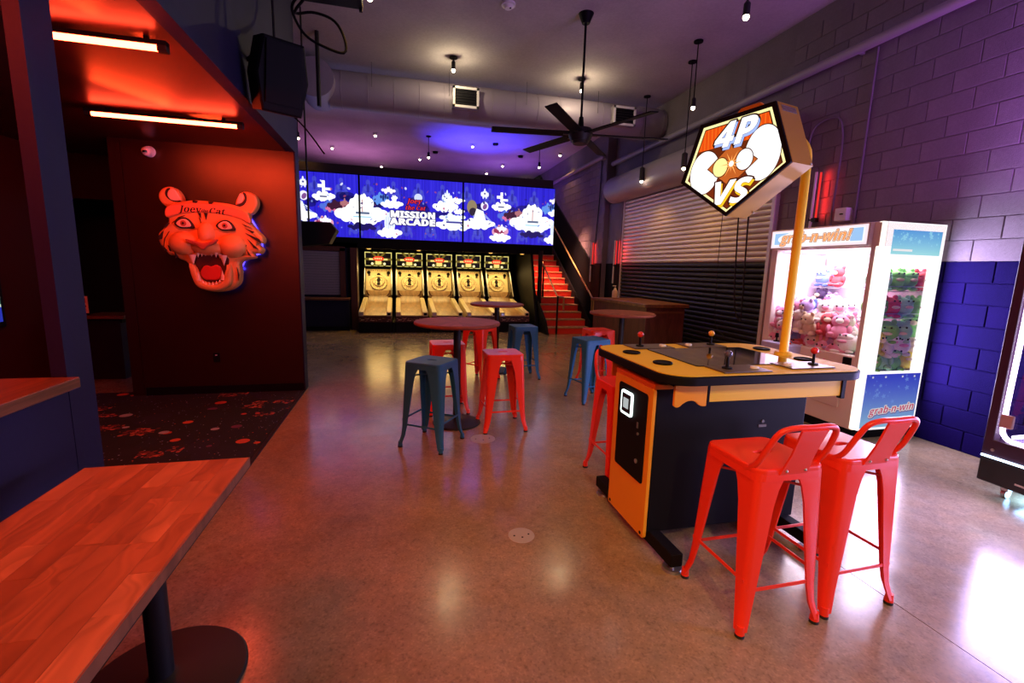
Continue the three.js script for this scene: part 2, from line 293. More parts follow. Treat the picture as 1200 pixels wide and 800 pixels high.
// ------------------------------------------------------------------ mezzanine, screens, trim
{
  const m = structure('floor_upper', 'underside and edge of the dark upper floor above the alleys'); m.userData.category = 'upper floor';
  part('deck', span(-5, 3.56, 2.12, 2.24, -19, -12.12), M.darkWall, m);
  part('deck', span(3.56, 5.0, 2.25, 2.32, -19, -14.75), M.darkWall, m);
  for (let k = 0; k < 9; k++) part('joist', span(-2.3 + k * 0.72, -2.24 + k * 0.72, 2.03, 2.12, -14.6, -12.15), M.blackMetal, m);
  part('edge_beam', span(-5, 4.07, 2.0, 2.24, -12.2, -12.1), M.black, m);
  const t = structure('trim_screen', 'dark board along the top of the screens'); t.userData.category = 'trim';
  part('board', span(-5, 4.0, 3.74, 3.93, -12.3, -12.02), std(lin(0.03, 0.014, 0.02), 0.6), t);
  part('backing', span(-5, 4.05, 2.24, 3.75, -12.2, -12.1), M.black, t);
  // screen art, drawn in metres along the wall; x -3.40 .. 4.07, y 2.24 .. 3.73
  const X0 = -3.40, X1 = 4.09, Y0 = 2.24, Y1 = 3.73, PW = 2048, PH = 408;
  const art = canvasTex(PW, PH, (c) => {
    const k = PW / (X1 - X0), h = Y1 - Y0;
    c.fillStyle = '#2a22c8'; c.fillRect(0, 0, PW, PH);
    let q = 7; const r = () => { q = (q * 1664525 + 1013904223) >>> 0; return q / 4294967296; };
    for (let i = 0; i < 420; i++) { c.fillStyle = i % 2 ? 'rgba(20,14,150,0.30)' : 'rgba(70,60,235,0.25)'; c.fillRect(r() * PW, 0, 1 + r() * 6, PH); }
    const X = (x) => (x - X0) * k, Y = (v) => v * PH;
    const damask = (x, v) => { c.fillStyle = 'rgba(80,92,190,0.55)'; for (const [dx, dv, a, b] of [[0, -.09, .05, .05], [0, 0, .10, .05], [-.09, .03, .045, .06], [.09, .03, .045, .06], [0, .09, .07, .035], [-.13, .10, .03, .05], [.13, .10, .03, .05]]) { c.beginPath(); c.ellipse(X(x + dx), Y(v + dv), a * k, b * PH, 0, 0, 7); c.fill(); } c.fillStyle = 'rgba(24,20,120,0.55)'; c.beginPath(); c.ellipse(X(x), Y(v), .03 * k, .07 * PH, 0, 0, 7); c.fill(); };
    for (let i = 0; i < 13; i++) for (const v of [0.2, 0.82]) damask(X0 + 0.3 + i * 0.6 + (v > 0.5 ? 0.3 : 0), v);
    for (let i = 0; i < 40; i++) { c.fillStyle = 'rgba(10,8,60,0.5)'; c.beginPath(); c.ellipse(r() * PW, (0.45 + 0.25 * (r() - 0.5)) * PH, 20 + r() * 40, 8 + r() * 22, 0, 0, 7); c.fill(); }
    const blob = (x, v, w, hh, col = '#ffffff', n = 9) => { c.fillStyle = col; for (let i = 0; i < n; i++) { const f = i / (n - 1) * 2 - 1; c.beginPath(); c.ellipse(X(x + f * w * 0.5), Y(v + 0.02 * Math.sin(i * 2.3)), w * 0.16 * k, hh * (1.1 - 0.55 * f * f) * PH * 0.5, 0, 0, 7); c.fill(); } };
    const motif = (x) => {                                      // a run of little cloud islands; x is the place of the tower
      blob(x, .37, .40, .13); c.fillStyle = '#fff'; c.fillRect(X(x - .035), Y(.12), .07 * k, .24 * PH); c.fillRect(X(x - .13), Y(.18), .13 * k, .05 * PH); c.fillRect(X(x), Y(.23), .17 * k, .04 * PH);
      c.fillStyle = '#14186a'; c.fillRect(X(x - .09), Y(.36), .16 * k, .02 * PH);
      blob(x - .45, .17, .16, .14, '#e8eaff', 5); c.fillStyle = '#2c2a70'; c.beginPath(); c.arc(X(x - .45), Y(.16), 6, 0, 7); c.fill();
      c.fillStyle = '#e8e4ff'; c.beginPath(); c.ellipse(X(x - .45), Y(.37), .10 * k, .075 * PH, 0, 0, 7); c.fill(); c.fillStyle = '#7a4a8c'; c.beginPath(); c.ellipse(X(x - .44), Y(.38), .05 * k, .05 * PH, .5, 0, 7); c.fill();
      c.fillStyle = '#8a7a5c'; c.beginPath(); c.ellipse(X(x - .78), Y(.40), .13 * k, .12 * PH, 0, 0, 7); c.fill(); c.fillStyle = '#2a2230'; c.beginPath(); c.ellipse(X(x - .75), Y(.48), .10 * k, .07 * PH, 0, 0, 7); c.fill();
      c.fillStyle = '#fff'; c.beginPath(); c.moveTo(X(x - .66), Y(.42)); c.lineTo(X(x - .48), Y(.46)); c.lineTo(X(x - .36), Y(.72)); c.lineTo(X(x - .8), Y(.72)); c.fill(); blob(x - .62, .68, .7, .16);
      c.strokeStyle = '#cfe8ff'; c.lineWidth = 3; for (const d of [0, .04]) { c.beginPath(); c.moveTo(X(x - .6 + d), Y(.44)); c.lineTo(X(x - .12 + d), Y(.74)); c.stroke(); }
      blob(x + .12, .52, .34, .16, '#4d6ad0', 6); blob(x + .18, .55, .24, .10, '#d06a9a', 5); blob(x + .3, .50, .36, .14, '#3a1830', 7); blob(x + .47, .46, .16, .12, '#a86a70', 5);
      blob(x - .02, .80, .34, .20, '#d898b0', 6); blob(x - .05, .78, .22, .12, '#8a2a4a', 5); blob(x + .02, .74, .20, .10, '#f3eefc', 5); blob(x - .02, .90, .44, .12);
      blob(x + .85, .62, .95, .30); blob(x + .85, .45, .42, .28); c.fillStyle = '#fff'; c.fillRect(X(x + .78), Y(.36), .3 * k, .25 * PH); c.fillStyle = '#5a6a88'; c.fillRect(X(x + .72), Y(.58), .30 * k, .035 * PH); c.fillStyle = '#c8a0a0'; c.fillRect(X(x + .84), Y(.38), .03 * k, .2 * PH); c.fillStyle = '#9ad0e8'; c.fillRect(X(x + .66), Y(.65), .4 * k, .02 * PH); blob(x + .85, .82, .5, .10, '#1a1458', 7);
      blob(x + 1.30, .36, .30, .18, '#5a8ade', 6); blob(x + 1.38, .32, .16, .10, '#1c2a70', 4); blob(x + 1.48, .21, .26, .09, '#f4e8ff', 5); blob(x + 1.56, .43, .42, .11); blob(x + 1.62, .33, .12, .06);
      c.fillStyle = '#dfe9ff'; c.beginPath(); c.ellipse(X(x + 1.5), Y(.74), .13 * k, .18 * PH, 0, 0, 7); c.fill(); c.strokeStyle = '#90a8d8'; c.lineWidth = 2; for (let i = 0; i < 4; i++) { c.beginPath(); c.moveTo(X(x + 1.42 + i * .05), Y(.64)); c.lineTo(X(x + 1.42 + i * .05), Y(.88)); c.stroke(); } blob(x + 1.5, .90, .46, .14);
    };
    motif(-1.70); motif(2.62);
    // castle and ship islands left of the second seam
    blob(1.18, .42, .5, .16); blob(1.22, .28, .20, .22, '#e4ecff', 5); c.fillStyle = '#8aa4d8'; c.fillRect(X(1.1), Y(.3), .14 * k, .04 * PH); blob(1.40, .31, .4, .08);
    blob(1.42, .72, .78, .16); blob(1.35, .60, .5, .12, '#e8f4ff', 6); c.fillStyle = '#3a3a90'; c.fillRect(X(1.2), Y(.66), .42 * k, .03 * PH); blob(1.52, .49, .2, .07);
    for (let i = 0; i < 170; i++) { c.fillStyle = ['rgba(26,20,88,0.75)', 'rgba(122,144,216,0.8)', 'rgba(176,74,112,0.7)', 'rgba(232,236,255,0.85)', 'rgba(44,42,112,0.8)'][i % 5]; c.beginPath(); c.ellipse(r() * PW, (0.12 + 0.8 * r()) * PH, 3 + r() * 9, 2 + r() * 6, r() * 3, 0, 7); c.fill(); }
    // title
    c.textAlign = 'center'; c.textBaseline = 'middle'; c.lineJoin = 'round';
    c.fillStyle = '#c8d0f8'; c.beginPath(); c.arc(X(.50), Y(.30), .1 * k, 0, 7); c.fill();
    c.font = 'bold italic 44px serif'; c.strokeStyle = '#120a4a'; c.lineWidth = 8; c.strokeText('Joey', X(.40), Y(.36)); c.fillStyle = '#ee2a28'; c.fillText('Joey', X(.40), Y(.36));
    c.font = 'bold italic 38px serif'; c.strokeText('the Cat', X(.42), Y(.47)); c.fillText('the Cat', X(.42), Y(.47));
    const title = (s, x, v) => { c.font = '900 62px sans-serif'; const w = c.measureText(s).width; c.save(); c.translate(X(x), Y(v)); c.scale(1.12 * k / w, 0.92); c.lineWidth = 12; c.strokeStyle = '#120a5a'; c.strokeText(s, 0, 0); c.lineWidth = 3; c.strokeStyle = '#ffffff'; c.strokeText(s, 0, 0); c.fillStyle = '#fff'; c.fillText(s, 0, 0); c.restore(); };
    title('MISSION', .37, .585); title('ARCADE', .37, .705);
  });
  const sm = new THREE.MeshStandardMaterial({ color: 0x050505, roughness: 0.3, emissive: 0xffffff, emissiveMap: art, emissiveIntensity: L.screen });
  const seams = [X0, -0.90, 1.62, X1], names = ['blue video wall screen beside the red wall', 'blue video wall screen with red and white title lettering', 'blue video wall screen beside the stairs'];
  for (let i = 0; i < 3; i++) {
    const a = seams[i] + 0.012, b = seams[i + 1] - 0.012, s = thing('video_screen', names[i], 'screen', [(a + b) / 2, Y0, -12.08], 0, 'video wall screens');
    part('housing', box(b - a, Y1 - Y0, 0.06, 0, (Y1 - Y0) / 2, 0.0), M.black, s);
    const g = new THREE.PlaneGeometry(b - a - 0.02, Y1 - Y0 - 0.02), uv = g.attributes.uv;
    for (let j = 0; j < 4; j++) uv.setX(j, (a + uv.getX(j) * (b - a) - X0) / (X1 - X0));
    part('display', g, sm, s, [0, (Y1 - Y0) / 2, 0.032]);
    const l = new THREE.RectAreaLight(lin(0.30, 0.22, 1), 0.3, b - a, Y1 - Y0); l.position.set(0, (Y1 - Y0) / 2, 0.05); l.rotation.y = Math.PI; s.add(l);
  }
}
// ------------------------------------------------------------------ alley games
{
  const marquee = canvasTex(256, 128, (c) => {
    c.fillStyle = '#d8c870'; c.fillRect(0, 0, 256, 128); c.fillStyle = '#1c1408'; c.fillRect(8, 8, 240, 112);
    c.fillStyle = '#6a5a1c'; for (let i = 0; i < 8; i++) { c.save(); c.translate(128, 64); c.rotate(i * Math.PI / 4); c.fillRect(20, -9, 130, 18); c.restore(); }
    c.fillStyle = '#e8d070'; c.fillRect(40, 56, 176, 16); c.fillRect(100, 78, 56, 34); c.fillStyle = '#ff3a20'; c.beginPath(); c.ellipse(128, 58, 52, 22, 0, 0, 7); c.fill(); c.fillStyle = '#ffcf80'; for (let i = 0; i < 4; i++) c.fillRect(92 + i * 19, 50, 12, 16);
    c.fillStyle = '#0a0806'; c.fillRect(14, 14, 42, 30); c.fillRect(200, 14, 42, 30); c.fillRect(14, 84, 46, 30); c.fillRect(196, 84, 46, 30);
    c.fillStyle = '#fff0b0'; c.beginPath(); c.arc(70, 104, 12, 0, 7); c.arc(186, 104, 12, 0, 7); c.fill();
  });
  const front = canvasTex(256, 64, (c) => { c.fillStyle = '#3c120a'; c.fillRect(0, 0, 256, 64); let q = 5; const r = () => { q = (q * 1664525 + 1013904223) >>> 0; return q / 4294967296; }; for (let i = 0; i < 70; i++) { c.fillStyle = ['#a06848', '#6a2414', '#c8a084', '#2a0c08'][i % 4]; c.fillRect(r() * 256, 14 + r() * 40, 4 + r() * 18, 3 + r() * 6); } });
  const board = canvasTex(256, 256, (c) => {
    c.fillStyle = '#ecdcae'; c.fillRect(0, 0, 256, 256); c.strokeStyle = '#4a3a22'; c.lineWidth = 3; for (const r of [40, 64, 88]) { c.beginPath(); c.arc(128, 150, r, Math.PI, 0); c.stroke(); }
    for (let j = 0; j < 8; j++) for (let i = 0; i < 12; i++) { c.fillStyle = (i + j) % 2 ? 'rgba(60,52,40,0.55)' : 'rgba(150,120,70,0.4)'; if (Math.hypot(i * 22 - 121, j * 26 - 130) < 90 || j === 0) c.fillRect(i * 22 + 3, j * 26 + 10, 8, 10); }
    c.fillStyle = '#3a3020'; c.fillRect(118, 44, 22, 12); c.fillRect(116, 84, 26, 16); c.fillRect(114, 128, 30, 20); c.fillRect(22, 40, 22, 34); c.fillRect(212, 40, 22, 34);
  });
  const mqM = new THREE.MeshStandardMaterial({ color: 0x222222, roughness: 0.4, emissive: 0xffffff, emissiveMap: marquee, emissiveIntensity: 1.3 });
  const frM = std(0xffffff, 0.5, { map: front }), bdM = std(0xffffff, 0.5, { map: board });
  const W = 0.76;
  function alley() {
    const a = thing('alley_game', 'x', 'arcade game', [0, 0, 0], 0, 'roll-up alley games under the screens');
    part('base_cabinet', span(-W / 2, W / 2, 0, 0.26, -2.9, -0.03), M.black, a);
    part('front_panel', fitUV(span(-W / 2, W / 2, 0.26, 0.40, -0.2, 0), -W / 2, W / 2, 0.26, 0.40), frM, a);
    const lane = new THREE.Shape(); lane.moveTo(0, 0.26); lane.lineTo(0, 0.42); lane.lineTo(1.55, 0.58); lane.quadraticCurveTo(1.75, 0.62, 1.9, 0.76); lane.lineTo(1.9, 0.26);
    part('lane', metreUV(extrude(lane, 0.52, 0, 1, 6).rotateY(Math.PI / 2).translate(-0.26, 0, -0.02)), M.skeeWood, a);
    for (const s of [-1, 1]) {
      const rail = poly([[0, 0.28], [0, 0.50], [1.75, 0.73], [1.75, 0.28]]);
      const rl = part('side_rail', extrude(rail, 0.10, 0.008, 1).rotateY(Math.PI / 2).translate(s * 0.32 - 0.05, 0, -0.02), M.skeeCream, a);
      part('rail_end', box(0.075, 0.06, 0.012, s * 0.32, 0.45, -0.012), s > 0 ? M.black : M.steel, rl);
      const guard = poly([[1.7, 0.5], [1.7, 0.80], [2.35, 1.62], [2.85, 1.62], [2.85, 0.3], [1.7, 0.3]]);
      part('side_guard', extrude(guard, 0.02).rotateY(Math.PI / 2).translate(s * 0.37 - 0.01, 0, 0), M.blackGloss, a);
      part('guard_trim', rod([s * 0.365, 0.80, -1.69], [s * 0.365, 1.60, -2.33], 0.018), M.steel, a);
    }
    // sloping target with rings and holes
    const tg = part('target_board', fitUV(box(0.70, 0.74, 0.02), -0.35, 0.35, -0.37, 0.37), bdM, a, [0, 1.14, -2.42], [-0.42, 0, 0]);
    const rings = [];
    for (const [r, y] of [[0.14, 0.0], [0.21, -0.05]]) rings.push(new THREE.TorusGeometry(r, 0.014, 8, 24).translate(0, y, 0.03));
    part('target_ring', rings[0], M.skeeCream, tg); part('target_ring', rings[1], M.skeeCream, tg);
    for (const [x, y, r] of [[0, 0.04, 0.055], [0, -0.10, 0.055], [0, 0.20, 0.05], [-0.27, 0.26, 0.05], [0.27, 0.26, 0.05]]) part('target_hole', cyl(r, r, 0.02, 0, 0, 0, 18).rotateX(Math.PI / 2).translate(x, y, 0.004), M.black, tg);
    const bowl = new THREE.TorusGeometry(0.31, 0.022, 8, 28, Math.PI).rotateZ(Math.PI).scale(1, 0.75, 1);
    part('catch_ring', bowl, M.barWood, a, [0, 0.90, -2.12], [-0.42, 0, 0]);
    part('catch_ramp', metreUV(box(0.70, 0.42, 0.02)), M.skeeWood, a, [0, 0.72, -2.08], [-0.6, 0, 0]);
    part('light_strip', box(0.6, 0.015, 0.16, 0, 1.542, -2.18), glow(WARM, 4), a);
    const mq = part('marquee', box(W, 0.42, 0.14, 0, 1.76, -2.52), M.black, a);
    part('marquee_face', new THREE.PlaneGeometry(W - 0.02, 0.40).translate(0, 1.76, -2.448), mqM, mq);
    part('top_cabinet', span(-W / 2, W / 2, 0.26, 1.6, -2.9, -2.62), M.black, a);
    part('lamp_hood', [box(0.70, 0.02, 0.44, 0, 1.56, -2.28), box(0.70, 0.05, 0.02, 0, 1.545, -2.06)], M.black, a);
    const l = new THREE.RectAreaLight(WARM.clone().lerp(lin(1, 0.95, 0.5), 0.35), L.skee, 0.6, 0.16); l.position.set(0, 1.53, -2.16); l.lookAt(0, 0.6, -2.2); a.add(l);
    const l2 = new THREE.RectAreaLight(WARM.clone().lerp(lin(1, 0.95, 0.5), 0.35), L.skee, 0.6, 0.10); l2.position.set(0, 1.50, -2.07); l2.lookAt(0, 0.4, -0.7); a.add(l2);
    return a;
  }
  const first = alley(), marks = ['beside the dark counter', 'second from the dark counter', 'in the middle of the row', 'second from the stairs', 'next to the black stair wall'];
  for (let i = 0; i < 5; i++) {
    const lab = 'lit alley bowling game with cream rails, ' + marks[i], p = [-0.551 + 0.858 * i, 0, -11.3];
    if (i) { copy(first, p, 0, lab); } else { first.position.set(...p); first.userData.label = lab; }
  }
  for (let i = 0; i < 4; i++) part('divider', span(-0.551 + 0.858 * i + 0.40, -0.551 + 0.858 * i + 0.458, 0, 0.24, -14, -11.34), M.black, scene).userData = { kind: 'structure', label: 'black filler strip between alley games' };
  scene.children.filter((o) => o.name === 'divider').forEach((o, i) => { o.name = 'trim_' + (10 + i); });
  // small downlights under the upper floor
  for (const x of [-1.7, -0.7, 0.5, 2.35, 3.2]) {
    const d = thing('recessed_downlight', 'small round downlight under the edge of the upper floor', 'ceiling light', [x, 2.0, -12.0], 0, 'downlights over the alley games');
    part('trim_ring', cyl(0.06, 0.06, 0.02, 0, 0.0, 0, 20), M.steel, d);
    part('lens', cyl(0.045, 0.045, 0.008, 0, -0.013, 0, 20), glow(WARM, 3), d);
    const s = new THREE.SpotLight(WARM, 2.5, 0, 1.0, 0.8, 2); s.position.set(0, -0.03, 0); s.target.position.set(0, -2, 0.2); d.add(s, s.target);
  }
}
// ------------------------------------------------------------------ left rear counter with shuttered window
{
  const c = thing('service_counter', 'dark service counter with a narrow wooden top beside the alley games', 'counter', [-1.75, 0, -11.75]);
  part('body', span(-1.4, 0.58, 0, 0.74, -0.33, 0), M.navy, c);
  part('counter_top', rbox(2.0, 0.05, 0.44, 0.008, -0.40, 0.77, -0.09), M.barWood, c);
  part('kick_plate', span(-1.4, 0.58, 0, 0.1, 0, 0.012), M.black, c);
  const w = thing('shuttered_window', 'closed grey slat shutter in a brown frame above the dark counter', 'window shutter', [-1.8, 0.86, -12.0]);
  const fr = M.barPanel;
  part('frame_jamb', span(0.42, 0.54, -0.05, 1.12, -0.05, 0.06), fr, w); part('frame_jamb', span(-1.2, -1.1, -0.05, 1.12, -0.05, 0.06), fr, w); part('frame_head', span(-1.2, 0.54, 1.05, 1.16, -0.05, 0.06), fr, w);
  const sl = metreUV(rbox(1.54, 0.058, 0.02, 0.008, -0.34, 0, 0, 1)); for (let k = 0; k < 17; k++) part('slat', sl, M.duct, w, [0, 0.02 + k * 0.062, 0]);
  const wl = structure('wall_rear_lower', 'dark wall behind the service counter'); wl.userData.category = 'wall';
  part('wall_panel', span(-5, -0.98, 0, 2.12, -12.4, -12.1), M.navy, wl);
  const pl = structure('trim_5', 'brown pilaster between the counter and the alley games'); pl.userData.category = 'pilaster';
  part('pilaster', span(-1.13, -0.98, 0, 2.0, -12.1, -11.9), M.barPanel, pl);
  // hanging black box beside the red wall in front of the screen
  const sp = thing('hanging_monitor', 'black hanging speaker box beside the red wall in front of the screens', 'speaker', [-1.02, 1.84, -7.3]);
  part('cabinet', extrude(poly([[-0.3, 0], [0.08, 0.05], [0.18, 0.24], [0.10, 0.34], [-0.3, 0.34]]), 0.3, 0.01, 1), M.black, sp);
  part('bracket', rod([-0.2, 0.34, 0.15], [-0.2, 3.1, 0.15], 0.012), M.blackMetal, sp);
}
// ------------------------------------------------------------------ stairs
{
  const s = thing('staircase', 'red-lit staircase with pale step edges rising behind the screens', 'staircase', [4.17, 0, -10.9]);
  const n = 14, RZ = 0.172, TZ = 0.275, W = 1.15;
  const riser = span(-W / 2, W / 2, 0, RZ - 0.03, -0.02, 0), tread = metreUV(rbox(W, 0.03, TZ + 0.02, 0.006, 0, RZ - 0.015, -TZ / 2 + 0.01, 1));
  for (let i = 0; i < n; i++) { part('riser', riser, M.stairRed, s, [0, i * RZ, -i * TZ]); part('tread', tread, M.stairTread, s, [0, i * RZ, -i * TZ]); }
  const str = poly([[0.25, 0], [0.02, 0.32], [-n * TZ, n * RZ + 0.35], [-n * TZ, 0]]);
  part('stringer', extrude(str, 0.05).rotateY(-Math.PI / 2).translate(-W / 2, 0, 0), M.black, s);
  part('stringer', extrude(poly([[0.02, 0], [0.02, 0.30], [-n * TZ, n * RZ + 0.30], [-n * TZ, 0]]), 0.04).rotateY(-Math.PI / 2).translate(W / 2 + 0.04, 0, 0), M.black, s);
  const h = RZ / TZ, rl = (x, z0, z1, y) => [[x, y - z0 * h, z0], [x, y - z1 * h, z1]];
  part('handrail', [rod([0.62, 0.92, 0.02], [0.62, 0.92 + 3.9 * h, -3.9], 0.022), rod([0.62, 0.92, 0.02], [0.62, 0.92, 0.12], 0.022), rod([0.62, 0.92, 0.12], [0.62, 0.62, 0.12], 0.02), rod([0.62, 0.92, 0.0], [0.62, 0.6, 0.0], 0.015)], M.brass, s);
  part('handrail', [rod([-0.32, 0.96, 0.0], [-0.32, 0.96 + 3.6 * h, -3.6], 0.02), rod([-0.32, 0.96, 0], [-0.20, 0.93, 0.16], 0.02), rod([-0.20, 0.93, 0.16], [-0.20, 0.63, 0.16], 0.02)], M.brass, s);
  for (const z of [0.05, -1.2, -2.4]) part('rail_post', cyl(0.025, 0.025, 0.96, -0.32, 0.48 - Math.max(0, -z) * -h, z, 12), M.blackMetal, s);
  const col = structure('trim_20', 'dark steel column at the edge of the upper floor'); col.userData.category = 'column';
  part('column', cyl(0.06, 0.06, 2.1, 3.72, 1.05, -12.0, 16), M.blackMetal, col);
  const bl = structure('wall_stair', 'black wall panel between the alley games and the stairs'); bl.userData.category = 'wall';
  part('panel', span(3.45, 3.52, 0, 2.1, -14.6, -12.3), M.black, bl);
  part('panel_low', extrude(poly([[11.3, 0], [12.3, 0], [12.3, 2.1], [12.1, 2.1]]), 0.07).rotateY(Math.PI / 2).translate(3.45, 0, 0), M.black, bl);
  // red light under the upper floor that washes the steps
  const lf = thing('red_flood_light', 'small flood fitting above the stairs, hidden behind the screens', 'light', [3.80, 3.45, -12.29]);
  part('housing', box(0.5, 0.10, 0.14), M.black, lf);
  part('lens', box(0.44, 0.012, 0.10, 0, -0.055, 0), glow(lin(1, 0.4, 0.3), 3), lf);
  const sl = new THREE.SpotLight(lin(1, 0.42, 0.26), L.stairRed * 6, 0, 1.0, 0.7, 2); sl.position.set(0, -0.08, 0); sl.target.position.set(0.40, -3.2, 0.8); sl.shadow.radius = 4; lf.add(sl, sl.target);
}
// ------------------------------------------------------------------ red wall tubes on the pier
{
  for (const [z, x, lab] of [[-11.42, 4.93, 'vertical red light tube on the wall beside the stair handrail'], [-10.32, 5.05, 'vertical red light tube on the pier beside the rolling door'], [-4.97, 5.14, 'vertical red light tube on the block wall behind the prize machine']]) {
    const t = thing('red_wall_tube', lab, 'tube light', [x, z > -6 ? 1.9 : 1.32, z], 0, 'vertical red wall tubes');
    part('conduit', cyl(0.018, 0.018, 0.42, 0, 0.21, 0, 10), M.white, t);
    part('tube', cyl(0.016, 0.016, 0.58, 0, 0.73, 0, 12), M.white, t);
    part('lamp', cyl(0.012, 0.012, 0.56, 0.02, 0.73, 0.05, 10), glow(DEEP, 0.9), t);
    part('bracket', box(0.06, 0.05, 0.10, 0.02, 0.43, 0.02), M.blackMetal, t);
    const l = new THREE.RectAreaLight(DEEP, 11, 0.05, 0.56); l.position.set(0.025, 0.73, 0.1); l.lookAt(t.position.x + 1, t.position.y + 0.73, t.position.z + 0.55); t.add(l);
    l.rotation.set(0, -Math.PI / 2 - 0.5, 0);
  }
}
// ------------------------------------------------------------------ duct, pipes, fittings on the ceiling
{
  const d = thing('air_duct', 'large round spiral air duct hanging across the ceiling', 'air duct', [0, 4.56, -8.94]);
  part('duct_run', new THREE.CylinderGeometry(0.30, 0.30, 6.3, 40, 1).rotateZ(Math.PI / 2).translate(2.05, 0, 0), M.duct, d);
  for (let k = 0; k < 15; k++) part('seam', new THREE.TorusGeometry(0.301, 0.006, 6, 40).rotateY(Math.PI / 2), M.duct, d, [-0.9 + k * 0.43, 0, 0]);
  part('end_elbow', new THREE.CylinderGeometry(0.30, 0.30, 0.75, 32).rotateX(Math.PI / 2).translate(-1.28, 0, 0.1), M.duct, d);
  for (const [x, nm] of [[1.18, 'a'], [4.22, 'b']]) {
    const g = part('register', rbox(0.46, 0.34, 0.16, 0.01, x, -0.02, 0.30), M.duct, d);
    part('register_frame', [span(x - 0.23, x + 0.23, 0.11, 0.15, 0.38, 0.40), span(x - 0.23, x + 0.23, -0.19, -0.15, 0.38, 0.40), span(x - 0.23, x - 0.19, -0.19, 0.15, 0.38, 0.40), span(x + 0.19, x + 0.23, -0.19, 0.15, 0.38, 0.40)], M.white, g);
    part('register_back', span(x - 0.19, x + 0.19, -0.15, 0.11, 0.375, 0.384), M.black, g);
    for (let k = 0; k < 6; k++) part('louvre', box(0.38, 0.006, 0.02, x, -0.13 + k * 0.045, 0.388), M.blackMetal, g);
  }
  for (const x of [-0.4, 0.9, 2.3, 3.7]) part('hanger_wire', [rod([x, 0.0, -0.31], [x, 0.39, -0.31], 0.003), rod([x, 0.0, 0.31], [x, 0.39, 0.31], 0.003)], M.blackMetal, d);
  solo('wall_pipe', [rod([5.13, 4.20, -10.85], [5.13, 4.20, 2.9], 0.055, 16), box(0.06, 0.03, 0.03, 5.18, 4.16, -4.6), box(0.06, 0.03, 0.03, 5.18, 4.16, -7.5)], M.duct, 'long horizontal pipe high on the right wall', 'pipe');
  solo('rear_wall_pipe', [rod([4.93, 4.38, -18.9], [4.93, 4.38, -11.0], 0.05, 14), rod([4.93, 4.38, -11.0], [4.93, 4.32, -10.95], 0.05, 14)], M.duct, 'horizontal pipe high on the pale wall above the stairs', 'pipe');
  solo('wall_conduit', tube([[5.18, 2.2, -4.72], [5.18, 3.35, -4.72], [5.18, 3.52, -4.80], [5.18, 3.55, -4.95], [5.18, 3.50, -5.12], [5.18, 3.3, -5.18], [5.18, 2.2, -5.18]], 0.012, 60), M.blockUpper2, 'thin looped conduit on the block wall behind the prize machine', 'conduit');
  solo('straight_conduit', rod([5.19, 2.15, -4.42], [5.19, 4.15, -4.42], 0.012), M.blockUpper2, 'straight thin conduit rising on the block wall to the pipe', 'conduit');
  solo('stair_conduit', tube([[4.97, 4.33, -11.15], [4.97, 3.2, -11.2], [4.97, 2.3, -11.3]], 0.012), M.blackMetal, 'thin cable on the pale pier beside the stairs', 'cable');
  const jb = thing('junction_box', 'small white box on the block wall above the prize machine', 'junction box', [5.17, 2.36, -4.55]);
  part('box_body', rbox(0.10, 0.15, 0.15, 0.01), M.white, jb); part('knockout', cyl(0.02, 0.02, 0.012, -0.052, 0.0, 0.02, 12).rotateZ(0), M.black, jb);
  const sd = thing('smoke_detector', 'round white smoke detector on the ceiling', 'smoke detector', [1.40, HC, -6.3]);
  part('base', cyl(0.09, 0.09, 0.03, 0, -0.015, 0, 28), M.white, sd); part('dome', cyl(0.075, 0.045, 0.035, 0, -0.047, 0, 28), M.white, sd); part('indicator', cyl(0.012, 0.012, 0.008, 0.02, -0.067, 0.03, 10), M.black, sd);
  for (const [x, z] of [[1.1, -14.4], [3.6, -14.0], [2.6, -12.9]]) { const s = thing('ceiling_sensor', 'small dark disc on the rear ceiling', 'sensor', [x, HC, z], 0, 'dark ceiling discs'); part('disc', cyl(0.08, 0.07, 0.05, 0, -0.025, 0, 18), M.black, s); }
}
